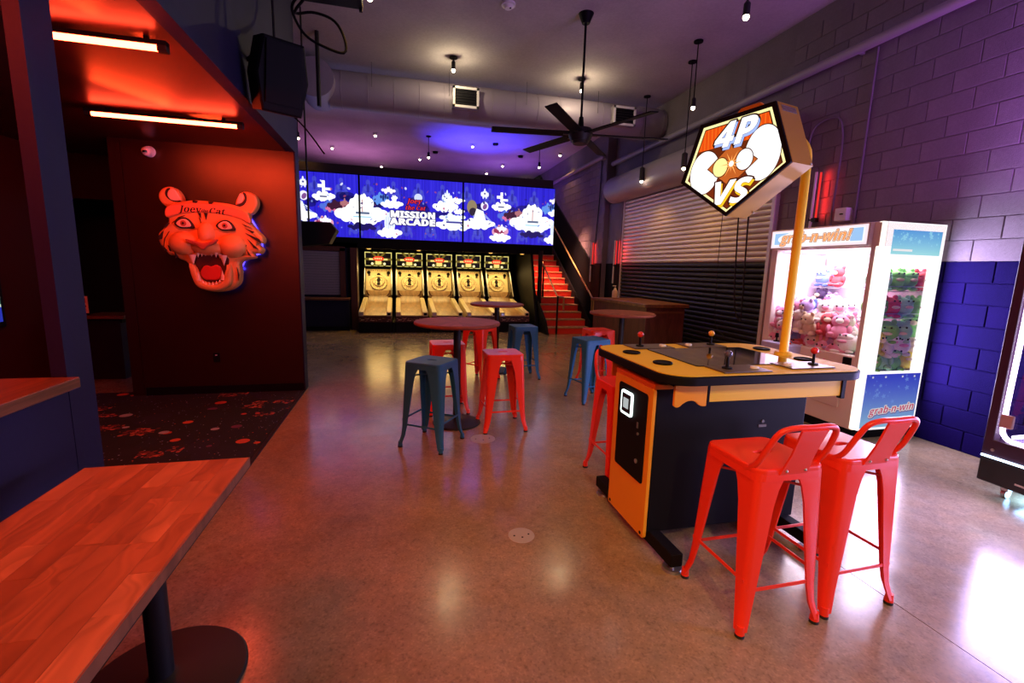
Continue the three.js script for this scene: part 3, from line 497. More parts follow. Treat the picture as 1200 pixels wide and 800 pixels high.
// ------------------------------------------------------------------ pendants
{
  const bulbM = glow(lin(1, 0.82, 0.55), L.bulb), farM = glow(lin(1, 0.84, 0.6), L.farBulb);
  function pendant(x, z, yb, label, group, o = {}) {
    const p = thing('pendant_lamp', label, 'pendant lamp', [x, HC, z], 0, group), d = HC - yb;
    part('canopy', [cyl(0.065, 0.065, 0.022, 0, -0.011, 0, 24)], M.black, p);
    part('cord', cyl(0.008, 0.008, d - 0.06, 0, -(d - 0.06) / 2, 0, 8), M.black, p);
    const h = o.h || 0.11, r = o.r || 0.032;
    part('socket', [cyl(r, r * 1.06, h, 0, -d + h / 2 + 0.03, 0, 20), cyl(0.014, r, 0.025, 0, -d + h + 0.042, 0, 16)], M.blackMetal, p);
    part('bulb', ball(o.b || 0.030, 0, -d + 0.016, 0, 16), o.far ? farM : bulbM, p);
    const k = o.k ?? 1;
    const s = new THREE.SpotLight(WARM, L.pendant * k, 0, o.cone ?? 0.95, 0.75, 2); s.position.set(0, -d + 0.005, 0); s.target.position.set(0, -d - 2, 0); s.shadow.radius = 1.6; s.castShadow = true; p.add(s, s.target);
    if (!o.far) { const g = new THREE.PointLight(SOFT, L.pendantGlow * (o.up ?? 1), 0, 2); g.position.set(0, -d + 0.008, 0); g.shadow.radius = 1.4; p.add(g); }
    return p;
  }
  pendant(0.90, -8.03, 4.73, 'short black pendant lamp glowing on the ceiling before the single duct grille', null, { up: 1.2, k: 0.7, cone: 1.1 });
  pendant(3.18, -8.19, 4.73, 'short black pendant lamp glowing on the ceiling behind the fan rod', null, { up: 1.2, k: 0.7, cone: 1.1 });
  pendant(4.68, -8.57, 3.36, 'long pendant lamp with a black cylinder before the rolling door', null, { h: 0.24, r: 0.045, up: 0.05 });
  pendant(4.27, -6.43, 4.02, 'pendant lamp with bright bulb hanging above the yellow game sign', null, { up: 0.06 });
  pendant(4.59, -7.03, 3.30, 'long pendant lamp whose cylinder hangs behind the yellow game sign', null, { h: 0.22, r: 0.045, up: 0.05 });
  pendant(3.40, -4.35, 4.14, 'pendant lamp with bright bulb and short black socket by the block wall', null, { up: 0.06 });
  pendant(-0.24, -5.1, 4.14, 'pendant lamp near the hung black projector', null, { up: 0.06 });
  for (const [x, z] of [[0.9, -2.2], [0.9, 1.2], [3.3, -0.8], [3.3, 1.9], [-0.3, -0.6]]) pendant(x, z, 4.14, 'black pendant lamp hanging nearer the entrance', 'pendants overhead nearer the entrance', { up: 0.06 });
  for (const [x, y, z] of [[0.80, 4.40, -12.8], [3.80, 4.36, -12.7], [-2.2, 4.40, -11.97]]) pendant(x, z, y, 'small pendant lamp on a cord in front of the video wall', 'pendants before the video wall', { up: 0.05, k: 1.2 });
  for (const [x, z] of [[-0.54, -13.0], [2.02, -13.2], [4.6, -13.3], [-1.82, -14.8], [0.69, -15.3], [3.33, -15.3], [-3.2, -17.6], [-0.52, -16.9], [3.06, -16.7], [4.66, -17.2]]) {
    const p = thing('ceiling_spot', 'small bright ceiling spot over the upper floor', 'ceiling light', [x, HC, z], 0, 'ceiling spots over the upper floor');
    part('housing', cyl(0.05, 0.05, 0.06, 0, -0.03, 0, 16), M.white, p); part('lens', ball(0.034, 0, -0.062, 0, 14), farM, p);
    const s = new THREE.SpotLight(WARM, L.farSpot, 0, 1.0, 0.8, 2); s.position.set(0, -0.075, 0); s.target.position.set(0, -2, 0); p.add(s, s.target);
  }
  // two track spots by the entrance, aimed at the game table
  for (const [x, z, tx, tz, lab] of [[-0.55, 1.6, 1.5, -2.3, 'black track spot aimed at the game table end'], [0.9, 2.3, 2.0, -1.7, 'black track spot aimed at the red stools']]) {
    const t = thing('track_spot', lab, 'spot light', [x, HC, z]);
    part('stem', cyl(0.012, 0.012, 1.3, 0, -0.65, 0, 10), M.black, t);
    part('can', cyl(0.05, 0.06, 0.16, 0, -1.38, 0, 20), M.black, t); part('lens', ball(0.035, 0, -1.47, 0, 14), bulbM, t);
    const s = new THREE.SpotLight(lin(1, 0.68, 0.32), L.track, 0, 0.42, 1.0, 2); s.position.set(0, -1.5, 0); s.target.position.set(tx - x, 0.6 - HC, tz - z); s.shadow.radius = 3; t.add(s, s.target);
  }
  // blue wash fitting on the upper floor, aimed at the ceiling
  for (const [x, z, tx, cone, k, col] of [[-1.4, -15.2, -1.0, 1.25, 0.5, lin(0.6, 0.20, 0.5)], [1.9, -13.2, 2.2, 0.75, 1.7, lin(0.055, 0.045, 1)], [3.4, -15.2, 3.0, 1.25, 0.35, lin(0.4, 0.13, 0.95)]]) {
    const b = thing('blue_wash_light', 'blue wash fitting standing on the upper floor behind the screens', 'light', [x, 2.25, z], 0, 'blue wash fittings');
    part('body', cyl(0.10, 0.12, 0.24, 0, 0.24, 0, 20), M.black, b); part('yoke', [span(-0.14, -0.12, 0, 0.3, -0.03, 0.03), span(0.12, 0.14, 0, 0.3, -0.03, 0.03), span(-0.14, 0.14, 0, 0.02, -0.06, 0.06)], M.blackMetal, b);
    part('lens', cyl(0.09, 0.09, 0.012, 0, 0.366, 0, 20), glow(lin(0.08, 0.06, 1), 6), b);
    const s = new THREE.SpotLight(col, L.blueWash * k, 0, cone, 0.9, 2); s.position.set(0, 0.39, 0); s.target.position.set(tx - x, 2.7, 0.5); s.shadow.radius = 3; b.add(s, s.target);
  }
}
// ------------------------------------------------------------------ ceiling fan
{
  const f = thing('ceiling_fan', 'black six-blade ceiling fan on a long rod', 'ceiling fan', [2.44, HC, -6.24]), y = -1.52;
  part('canopy', cyl(0.10, 0.05, 0.12, 0, -0.06, 0, 28), M.black, f);
  part('down_rod', cyl(0.016, 0.016, 1.42, 0, -0.72, 0, 12), M.black, f);
  part('coupling', cyl(0.03, 0.045, 0.16, 0, y + 0.16, 0, 18), M.black, f);
  part('motor', [cyl(0.15, 0.17, 0.07, 0, y + 0.05, 0, 32), cyl(0.17, 0.13, 0.09, 0, y - 0.03, 0, 32), cyl(0.12, 0.10, 0.03, 0, y - 0.09, 0, 28)], M.blackMetal, f);
  const blade = rbox(1.12, 0.014, 0.15, 0.005, 0.66, 0, 0, 1).applyMatrix4(new THREE.Matrix4().makeRotationX(0.18));
  for (let k = 0; k < 6; k++) { const b = part('blade', blade, M.black, f, [0, y + 0.02, 0], [0, -8 * RAD + k * Math.PI / 3, 0]); part('blade_iron', box(0.16, 0.012, 0.05, 0.16, -0.008, 0), M.blackMetal, b); }
}
// ------------------------------------------------------------------ red tubes, speaker, projector, camera, small things of the red side
{
  const tubeM = glow(lin(1, 0.05, 0.018), L.red);
  for (const [x0, x1, z, lab] of [[-2.56, -1.36, 1.50, 'glowing red tube light on the red ceiling nearest the entrance'], [-2.56, -1.36, -0.12, 'glowing red tube light on the red ceiling over the low wall'], [-2.56, -1.36, -1.74, 'glowing red tube light on the red ceiling just before the post'], [-1.97, -1.36, -3.36, 'glowing red tube light on the red ceiling next to the post'], [-2.56, -1.43, -4.98, 'glowing red tube light on the red ceiling next to the tiger wall']]) {
    const t = thing('red_tube_light', lab, 'tube light', [(x0 + x1) / 2, 2.9, z], 0.0), w = x1 - x0;
    part('mount_channel', [box(w + 0.10, 0.025, 0.05, 0, -0.035, 0.0)], M.black, t);
    part('tube', new THREE.CylinderGeometry(0.018, 0.018, w, 14).rotateZ(Math.PI / 2).translate(0, -0.062, 0.006), tubeM, t);
    for (const s of [-1, 1]) { part('end_cap', box(0.05, 0.045, 0.045, s * (w / 2 + 0.025), -0.058, 0), M.blackMetal, t); part('clip', box(0.02, 0.03, 0.03, s * w * 0.4, -0.01, -0.01), M.black, t); }
    const l = new THREE.RectAreaLight(RED, L.redRoom, w, 0.05); l.position.set(0, -0.085, 0.02); t.add(l); l.lookAt(t.position.x + 0.45, t.position.y - 0.85, t.position.z + 0.3);
    const lb = new THREE.RectAreaLight(RED, L.redRoom * 0.62, w, 0.05); lb.position.set(0, -0.084, -0.02); t.add(lb); lb.lookAt(t.position.x, t.position.y - 0.75, t.position.z - 0.8);
  }
  const sp = thing('wall_speaker', 'large black loudspeaker hung from the navy wall above the red ceiling', 'speaker', [-0.93, 3.12, -4.35], 0.5);
  sp.scale.setScalar(0.88);
  part('cabinet', extrude(poly([[-0.17, -0.30], [0.17, -0.30], [0.22, 0.0], [0.17, 0.30], [-0.17, 0.30], [-0.22, 0.0]]), 0.30, 0.015, 1).rotateX(0.25).translate(0, 0, -0.15), M.black, sp);
  part('grille', rbox(0.30, 0.5, 0.012, 0.004).rotateX(0.25).translate(0, -0.06, 0.175), M.black, sp);
  part('bracket', [rod([-0.1, 0.2, -0.1], [-0.22, 0.1, -0.25], 0.02), rod([0, 0.28, -0.05], [0, 1.9, -0.05], 0.012)], M.blackMetal, sp);
  part('speaker_cable', tube([[0.05, -0.2, -0.18], [0.25, -0.38, -0.12], [0.42, -0.62, -0.05]], 0.008), M.black, sp);
  const pj = thing('hung_projector', 'flat black projector box hung below the ceiling', 'projector', [-0.58, 4.05, -4.8]);
  part('body', rbox(0.56, 0.14, 0.5, 0.02, 0, 0.03, 0), M.black, pj); part('foot', box(0.03, 0.03, 0.03, 0.26, -0.05, -0.22), M.black, pj); part('mount', cyl(0.03, 0.03, 0.82, 0, 0.49, 0, 12), M.blackMetal, pj);
  solo('power_cable', tube([[-0.80, 4.0, -4.95], [-0.93, 3.97, -5.2], [-0.77, 4.0, -5.2], [-0.58, 3.95, -5.2], [-0.49, 3.80, -5.2], [-0.49, 3.68, -5.2], [-0.66, 3.70, -5.2], [-0.86, 3.80, -5.2], [-0.95, 3.98, -5.15], [-0.80, 4.04, -4.9]], 0.013, 60), M.black, 'loop of black cable beside the duct end', 'cable');
  solo('drop_pipe', rod([-1.12, 3.92, -7.8], [-1.12, 4.95, -7.8], 0.03, 12), M.blackMetal, 'short vertical pipe dropping from the ceiling before the duct end', 'pipe');
  const cm = thing('security_camera', 'small white dome camera at the top of the red wall', 'camera', [-2.66, 2.78, -6.13]);
  part('base', cyl(0.05, 0.06, 0.04, 0, 0, 0, 20).rotateX(Math.PI / 2), M.white, cm); part('head', ball(0.05, 0.0, -0.01, 0.04, 18), M.white, cm); part('lens', cyl(0.022, 0.022, 0.02, 0, -0.02, 0.085, 16).rotateX(0), M.black, cm);
  const ol = thing('wall_outlet', 'small dark outlet low on the red wall', 'outlet', [-2.155, 0.45, -6.15]); part('plate', rbox(0.07, 0.11, 0.01, 0.003), M.black, ol); part('latch', box(0.02, 0.008, 0.01, 0, 0.03, 0.006), M.white, ol);
  const nt = thing('paper_notice', 'small red and white notice beside the post', 'notice', [-3.98, 1.0, -7.08]);
  part('sheet', fitUV(box(0.13, 0.22, 0.004), -0.065, 0.065, -0.11, 0.11), std(0xffffff, 0.7, { map: canvasTex(64, 96, (c) => { c.fillStyle = '#efdcdc'; c.fillRect(0, 0, 64, 96); c.fillStyle = '#b01a20'; c.fillRect(12, 12, 40, 26); c.fillRect(10, 52, 44, 10); c.fillRect(14, 68, 36, 10); }) }), nt);
  part('backing', box(0.15, 0.24, 0.01, 0, 0, -0.008), M.black, nt);
  const sh = thing('hall_counter', 'narrow counter with wooden top in the dark recess', 'counter', [-3.75, 0, -7.25]);
  part('counter_top', rbox(0.5, 0.04, 0.5, 0.006, 0, 0.84, 0), M.barWood, sh); part('body', span(-0.4, 0.16, 0, 0.82, -0.22, 0.16), M.navy, sh); part('bracket', box(0.04, 0.06, 0.1, 0.16, 0.79, 0.1), M.black, sh);
  const mo = thing('arcade_monitor', 'lit game screen on the far side of the red room', 'monitor', [-4.17, 1.15, -5.72]);
  part('housing', rbox(0.05, 0.62, 0.8, 0.01), M.black, mo);
  part('display', new THREE.PlaneGeometry(0.7, 0.5).rotateY(Math.PI / 2).translate(0.028, 0, 0), new THREE.MeshStandardMaterial({ color: 0, emissive: 0xffffff, emissiveIntensity: 0.8, emissiveMap: canvasTex(128, 96, (c) => { c.fillStyle = '#2a3ac0'; c.fillRect(0, 0, 128, 96); c.fillStyle = '#dff0d8'; c.fillRect(0, 20, 128, 46); c.fillStyle = '#3a6a5a'; for (let i = 0; i < 9; i++) c.fillRect(i * 15, 30 + (i % 3) * 9, 9, 12); }) }), mo);
}
// ------------------------------------------------------------------ tiger head on the red wall
{
  const t = thing('tiger_head', 'painted roaring tiger head relief with a headband on the red wall', 'wall sculpture', [0, 0, -6.122]);
  const K = 1.535e-3, TX = (x, y) => -2.655 + x * K - (y - 0) * 0.00010 + 0.02, TY = (x, y) => 2.50 - y * 1.685e-3 + x * 0.00006;
  const m = (pts) => pts.map(([x, y]) => [TX(x, y), TY(x, y)]);
  const org = std(lin(0.80, 0.36, 0.10), 0.55), pale = std(lin(0.85, 0.62, 0.42), 0.55), cream = std(lin(0.85, 0.68, 0.5), 0.45), blk = std(lin(0.02, 0.012, 0.012), 0.6), brow = std(lin(0.50, 0.10, 0.05), 0.5), tng = std(lin(0.62, 0.04, 0.03), 0.4), mouthM = std(lin(0.06, 0.008, 0.008), 0.6);
  const lay = (name, pts, z, d, b, mat, sm = true, parent = t) => part(name, extrude(sm ? smooth(m(pts)) : poly(m(pts)), d, b, 3), mat, parent, [0, 0, z]);
  // ears
  lay('ear', [[210, 165], [165, 190], [110, 190], [72, 150], [68, 110], [100, 72], [150, 66], [190, 90], [216, 140]], 0.05, 0.07, 0.03, org);
  lay('ear_patch', [[150, 150], [128, 120], [140, 86], [165, 80], [192, 110], [206, 150]], 0.13, 0.02, 0.01, pale);
  lay('ear_edge', [[170, 162], [128, 140], [112, 110], [125, 80], [145, 76], [128, 112], [146, 140], [200, 150], [212, 158]], 0.145, 0.006, 0.002, blk);
  lay('ear', [[560, 175], [600, 90], [640, 84], [690, 105], [712, 150], [700, 200], [660, 235], [610, 220]], 0.05, 0.07, 0.03, org);
  lay('ear_patch', [[574, 166], [596, 98], [612, 104], [618, 130], [600, 160]], 0.13, 0.02, 0.01, pale);
  lay('ear_edge', [[560, 178], [606, 160], [625, 130], [614, 92], [632, 100], [640, 135], [622, 172], [590, 186]], 0.145, 0.006, 0.002, blk);
  // head
  lay('head', [[140, 190], [230, 158], [320, 150], [420, 158], [520, 168], [600, 190], [655, 225], [660, 280], [700, 330], [758, 395], [752, 430], [715, 425], [752, 470], [735, 500], [690, 495], [700, 525], [640, 540], [600, 560], [600, 640], [590, 700], [530, 745], [440, 755], [350, 735], [300, 690], [282, 610], [262, 570], [235, 545], [200, 530], [175, 510], [140, 505], [110, 470], [85, 440], [72, 400], [72, 365], [105, 330], [135, 290], [130, 240]], 0.052, 0.10, 0.05, org);
  lay('cheek_fur', [[150, 360], [110, 380], [98, 420], [120, 470], [165, 500], [200, 500], [170, 440]], 0.16, 0.02, 0.02, org);
  lay('brow', [[180, 300], [230, 262], [300, 280], [350, 300], [400, 290], [470, 280], [540, 275], [600, 310], [560, 350], [440, 350], [400, 400], [360, 400], [330, 350], [230, 345]], 0.15, 0.03, 0.03, org);
  const dome = (name, cx, cy, rx, ry, rz, z, mat, parent = t) => part(name, new THREE.SphereGeometry(1, 28, 18).scale(rx * K, ry * 1.685e-3, rz), mat, parent, [TX(cx, cy), TY(cx, cy), z]);
  dome('muzzle', 235, 430, 95, 78, 0.12, 0.18, org); dome('muzzle', 555, 448, 95, 80, 0.12, 0.18, org); dome('muzzle', 390, 455, 110, 55, 0.13, 0.19, org);
  dome('nose_bridge', 385, 370, 55, 80, 0.10, 0.20, org);
  lay('nose', [[280, 405], [340, 418], [390, 430], [430, 420], [482, 408], [470, 432], [420, 455], [398, 474], [376, 470], [350, 450], [300, 432]], 0.305, 0.02, 0.02, brow);
  // eyes
  for (const [x, y, s] of [[247, 305, 1], [512, 318, 1]]) {
    const rim = lay('eye_rim', [[x - 62, y - 2], [x - 30, y - 34], [x + 10, y - 40], [x + 45, y - 18], [x + 66, y + 26], [x + 20, y + 30], [x - 30, y + 26]], 0.215, 0.01, 0.006, blk);
    lay('eye_white', [[x - 46, y - 2], [x - 22, y - 26], [x + 10, y - 30], [x + 36, y - 10], [x + 46, y + 14], [x + 14, y + 22], [x - 24, y + 18]], 0.012, 0.008, 0.008, cream, true, rim);
    dome('iris', x, y - 3, 20, 19, 0.014, 0.026, brow, rim); dome('pupil', x, y - 3, 10, 9, 0.016, 0.030, blk, rim);
  }
  // mouth
  lay('mouth', [[300, 520], [350, 500], [400, 495], [470, 505], [530, 530], [520, 600], [505, 660], [430, 690], [360, 670], [335, 610]], 0.17, 0.035, 0.008, mouthM);
  lay('lower_jaw', [[280, 560], [318, 580], [345, 660], [380, 690], [430, 700], [490, 680], [515, 610], [545, 560], [560, 640], [545, 710], [470, 745], [400, 742], [330, 715], [295, 650]], 0.18, 0.05, 0.035, org);
  lay('tongue', [[362, 590], [385, 575], [418, 582], [450, 572], [480, 588], [486, 640], [470, 668], [420, 674], [372, 664], [350, 630]], 0.205, 0.02, 0.014, tng);
  const tooth = (x, y, h, r, up) => part('tooth', new THREE.ConeGeometry(r * K, h * 1.685e-3, 12).rotateZ(up ? 0 : Math.PI).scale(1, 1, 0.8), cream, t, [TX(x, y), TY(x, y), 0.245]);
  for (const [x, y, h, r] of [[305, 540, 70, 26], [505, 545, 70, 26], [338, 508, 30, 14], [362, 502, 34, 14], [386, 498, 34, 15], [425, 500, 38, 16], [455, 508, 34, 14], [480, 516, 30, 13]]) tooth(x, y, h, r, false);
  for (const [x, y, h, r] of [[338, 640, 70, 18], [497, 640, 66, 18], [365, 682, 24, 11], [385, 690, 24, 11], [408, 694, 24, 11], [432, 694, 24, 11], [456, 690, 24, 11], [478, 680, 24, 11]]) tooth(x, y, h, r, true);
  // headband with its name
  const bandPts = m([[132, 200], [250, 172], [400, 172], [540, 192], [660, 240], [672, 300], [600, 268], [500, 244], [380, 230], [250, 238], [132, 262]]);
  const bx = bandPts.map((p) => p[0]), by = bandPts.map((p) => p[1]), b = [Math.min(...bx), Math.max(...bx), Math.min(...by), Math.max(...by)];
  const bandTex = canvasTex(512, 128, (c) => { c.fillStyle = '#f08a5a'; c.fillRect(0, 0, 512, 128); c.save(); c.translate(236, 48); c.rotate(0.02); c.fillStyle = '#1a0808'; c.textAlign = 'center'; c.textBaseline = 'middle'; c.font = 'bold italic 60px serif'; c.fillText('Joey', -88, 0); c.font = 'bold italic 26px serif'; c.fillText('the', 0, 4); c.font = 'bold italic 60px serif'; c.fillText('Cat', 72, 4); c.restore(); });
  part('headband', fitUV(extrude(smooth(bandPts), 0.03, 0.02, 3), ...b), std(0xffffff, 0.55, { map: bandTex }), t, [0, 0, 0.17]);
  // stripes
  const stripes = [[[330, 232], [350, 234], [352, 268]], [[372, 232], [395, 234], [384, 278]], [[345, 270], [352, 300], [338, 262]], [[300, 152], [330, 158], [322, 172], [300, 168]], [[400, 160], [430, 162], [420, 176], [404, 176]], [[80, 385], [112, 352], [104, 400], [88, 405]], [[150, 352], [118, 400], [112, 450], [122, 400]], [[95, 440], [130, 470], [118, 480]], [[150, 480], [140, 440], [160, 475]], [[185, 525], [180, 480], [200, 520]], [[640, 330], [700, 352], [690, 362]], [[640, 360], [735, 402], [752, 432], [705, 405]], [[655, 400], [730, 470], [700, 462]], [[650, 470], [680, 515], [660, 505]], [[620, 300], [690, 330], [640, 316]], [[585, 590], [600, 640], [596, 680]], [[250, 250], [200, 275], [170, 300], [210, 262]], [[150, 300], [120, 330], [128, 300]], [[565, 480], [640, 470], [650, 440], [630, 500], [570, 520]]];
  for (const s of stripes) part('stripe', extrude(poly(m(s)), 0.022, 0), blk, t, [0, 0, 0.194]);
  // blue light strip behind the head
  const ring = m([[620, 200], [690, 300], [735, 400], [735, 490], [640, 520], [590, 620], [560, 720], [440, 740]]).map(([x, y]) => [x - 0.035, y, -0.014]);
  part('led_strip', tube(ring, 0.008, 60, 6), glow(lin(0.05, 0.03, 1), 8), t);
  for (const [x, y] of [[680, 300], [720, 450], [600, 600]]) { const l = new THREE.PointLight(lin(0.06, 0.03, 1), 0.03, 0, 2); l.position.set(TX(x, y) - 0.03, TY(x, y), -0.012); t.add(l); }
  for (const [x, y] of [[250, 250], [540, 260], [300, 500], [480, 680]]) part('standoff', cyl(0.015, 0.015, 0.09, 0, 0, 0, 10).rotateX(Math.PI / 2), M.black, t, [TX(x, y), TY(x, y), 0.008]);
}
// ------------------------------------------------------------------ host bar by the rolling door
{
  const c = thing('host_bar', 'reddish wooden bar counter in front of the rolling door', 'bar counter', [4.4, 0, -7.8]);
  const plan = (o) => { const s = new THREE.Shape(); s.moveTo(-0.32 - o, -0.80 - o); s.lineTo(0.42 + o, -0.80 - o); s.lineTo(0.42 + o, 0.85 + o); s.lineTo(-0.55 - o, 0.85 + o); s.quadraticCurveTo(-0.28 - o, 0.1, -0.32 - o, -0.80 - o); return s; };
  part('body', metreUV(extrude(plan(0), 1.02).rotateX(-Math.PI / 2)), M.barPanel, c);
  part('counter_top', metreUV(extrude(plan(0.05), 0.045, 0.008, 2).rotateX(-Math.PI / 2).translate(0, 1.025, 0)), M.barWood, c);
  part('edge_trim', span(-0.28, 0.40, 0.92, 0.955, 0.80, 0.815), M.barWood, c);
  const b = thing('pump_bottle', 'pale pump bottle standing on the wooden bar', 'bottle', [4.2, 1.08, -8.45]);
  part('bottle_body', new THREE.LatheGeometry([[0, 0], [0.05, 0], [0.055, 0.02], [0.055, 0.14], [0.03, 0.17], [0.02, 0.19], [0, 0.19]].map(([x, y]) => new THREE.Vector2(x, y)), 18), std(lin(0.62, 0.48, 0.40), 0.4), b);
  part('pump', [cyl(0.008, 0.008, 0.06, 0, 0.21, 0, 8), rbox(0.07, 0.018, 0.025, 0.004, -0.02, 0.245, 0), cyl(0.022, 0.022, 0.03, 0, 0.19, 0, 12)], M.white, b);
}
// ------------------------------------------------------------------ round tables
{
  function roundTable(x, z, label, r = 0.435) {
    const t = thing('round_bar_table', label, 'table', [x, 0, z], 0, 'round bar-height tables');
    part('tabletop', new THREE.LatheGeometry([[0, 1.035], [r - 0.02, 1.035], [r - 0.004, 1.042], [r, 1.055], [r - 0.006, 1.068], [r - 0.02, 1.072], [0, 1.072]].map(([a, b]) => new THREE.Vector2(a, b)), 56), M.cherry, t);
    part('mount_plate', box(0.3, 0.012, 0.3, 0, 1.028, 0), M.blackMetal, t);
    part('post', cyl(0.038, 0.038, 1.0, 0, 0.52, 0, 20), M.blackMetal, t);
    part('base_disc', new THREE.LatheGeometry([[0, 0], [0.245, 0], [0.25, 0.008], [0.24, 0.018], [0.06, 0.034], [0.042, 0.05], [0, 0.05]].map(([a, b]) => new THREE.Vector2(a, b)), 48), M.blackMetal, t);
  }
  roundTable(0.575, -4.62, 'round cherry-brown bar table with a red stool on each side and a blue stool');
  roundTable(1.49, -7.0, 'round cherry-brown bar table before the middle alley games', 0.42);
  roundTable(2.92, -5.62, 'round cherry-brown bar table before the wooden bar');
}
// ------------------------------------------------------------------ metal stools
function legGeometry() {
  const rows = [], N = 9;
  for (let i = 0; i <= N; i++) {
    const t = i / N, y = 0.765 - t * 0.735, kick = t > 0.8 ? (t - 0.8) * (t - 0.8) * 0.45 : 0;
    const c = 0.178 + 0.030 * t + kick, w = 0.118 * (1 - t) + 0.040 * t + (t < 0.15 ? (0.15 - t) * 0.25 : 0), th = 0.010, r = Math.min(0.028, w * 0.6);
    const ring = [[c - w, c]];
    for (let k = 0; k <= 4; k++) { const a = Math.PI / 2 * (1 - k / 4); ring.push([c - r + r * Math.cos(a), c - r + r * Math.sin(a)]); }
    ring.push([c, c - w], [c - th, c - w]);
    const ri = Math.max(0.004, r - th);
    for (let k = 0; k <= 3; k++) { const a = Math.PI / 2 * (k / 3); ring.push([c - th - ri + ri * Math.cos(a), c - th - ri + ri * Math.sin(a)]); }
    ring.push([c - w, c - th]);
    rows.push(ring.map(([x, z]) => [x, y, z]));
  }
  const P = [], m = rows[0].length;
  for (let i = 0; i < N; i++) for (let k = 0; k < m; k++) { const a = rows[i][k], b = rows[i][(k + 1) % m], c = rows[i + 1][(k + 1) % m], d = rows[i + 1][k]; P.push(...a, ...b, ...c, ...a, ...c, ...d); }
  const g = new THREE.BufferGeometry(); g.setAttribute('position', new THREE.Float32BufferAttribute(P, 3));
  return toCreasedNormals(mergeVertices(g), 0.7);
}
function makeStool(mat, withBack) {
  const s = thing('metal_stool', 'x', 'bar stool');
  const H = 0.785, sq = roundRect(0.365, 0.365, 0.05), hole = new THREE.Path(); hole.absellipse(0, 0, 0.045, 0.014, 0, Math.PI * 2, true); sq.holes.push(hole);
  const top = extrude(sq, 0.012, 0.010, 3, 8).rotateX(-Math.PI / 2).translate(0, H - 0.024, 0);
  const skirt = []; { const P = []; const ring = (o, y) => roundRect(0.365 + o, 0.365 + o, 0.05).getPoints(8).map((p) => [p.x, y, p.y]);
    const A = ring(-0.004, H - 0.012), B = ring(0.004, H - 0.06), C = ring(-0.006, H - 0.06), D = ring(-0.014, H - 0.012); const st = (U, W) => { for (let k = 0; k < U.length; k++) { const j = (k + 1) % U.length; P.push(...U[k], ...U[j], ...W[j], ...U[k], ...W[j], ...W[k]); } };
    st(B, A); st(C, B); st(D, C); const g = new THREE.BufferGeometry(); g.setAttribute('position', new THREE.Float32BufferAttribute(P, 3)); g.computeVertexNormals(); skirt.push(toCreasedNormals(mergeVertices(g), 0.7)); }
  part('seat', [top, ...skirt], mat, s);
  const lg = legGeometry();
  const foot = join([cyl(0.017, 0.021, 0.04, 0, 0.035, 0, 14)]), cap = cyl(0.020, 0.021, 0.018, 0, 0.009, 0, 14);
  for (let k = 0; k < 4; k++) {
    const l = part('leg', lg, mat, s, null, [0, k * Math.PI / 2, 0]);
    part('foot', foot, mat, l, [0.207, 0, 0.207]); part('rubber_cap', cap, M.rubber, l, [0.207, 0, 0.207]);
    part('crossbar', bar([-0.185, k % 2 ? 0.255 : 0.215, 0.196], [0.185, k % 2 ? 0.255 : 0.215, 0.196], 0.016, 0.005), mat, s, null, [0, k * Math.PI / 2, 0]);
  }
  part('under_brace', [bar([-0.17, 0.66, -0.17], [0.17, 0.66, 0.17], 0.02, 0.004), bar([0.17, 0.655, -0.17], [-0.17, 0.655, 0.17], 0.02, 0.004)], mat, s);
  if (withBack) {
    const curve = new THREE.CatmullRomCurve3([[-0.172, H - 0.03, 0.10], [-0.172, H + 0.02, 0.155], [-0.165, H + 0.12, 0.205], [-0.145, H + 0.185, 0.232], [-0.10, H + 0.205, 0.245], [0, H + 0.207, 0.25], [0.10, H + 0.205, 0.245], [0.145, H + 0.185, 0.232], [0.165, H + 0.12, 0.205], [0.172, H + 0.02, 0.155], [0.172, H - 0.03, 0.10]].map((p) => V(...p)));
    const strip = new THREE.TubeGeometry(curve, 60, 0.013, 8, false);
    part('back_rail', strip, mat, s);
    const sl = extrude(poly([[-0.075, 0], [0.075, 0], [0.062, 0.11], [0.07, 0.245], [-0.07, 0.245], [-0.062, 0.11]]), 0.006, 0.002, 1).rotateX(0.34).translate(0, H - 0.03, 0.178);
    const bs = part('back_splat', sl, mat, s);
    part('rivet', [ball(0.007, -0.05, H - 0.01, 0.195, 8), ball(0.007, 0.05, H - 0.01, 0.195, 8)], M.steel, bs);
  }
  return s;
}
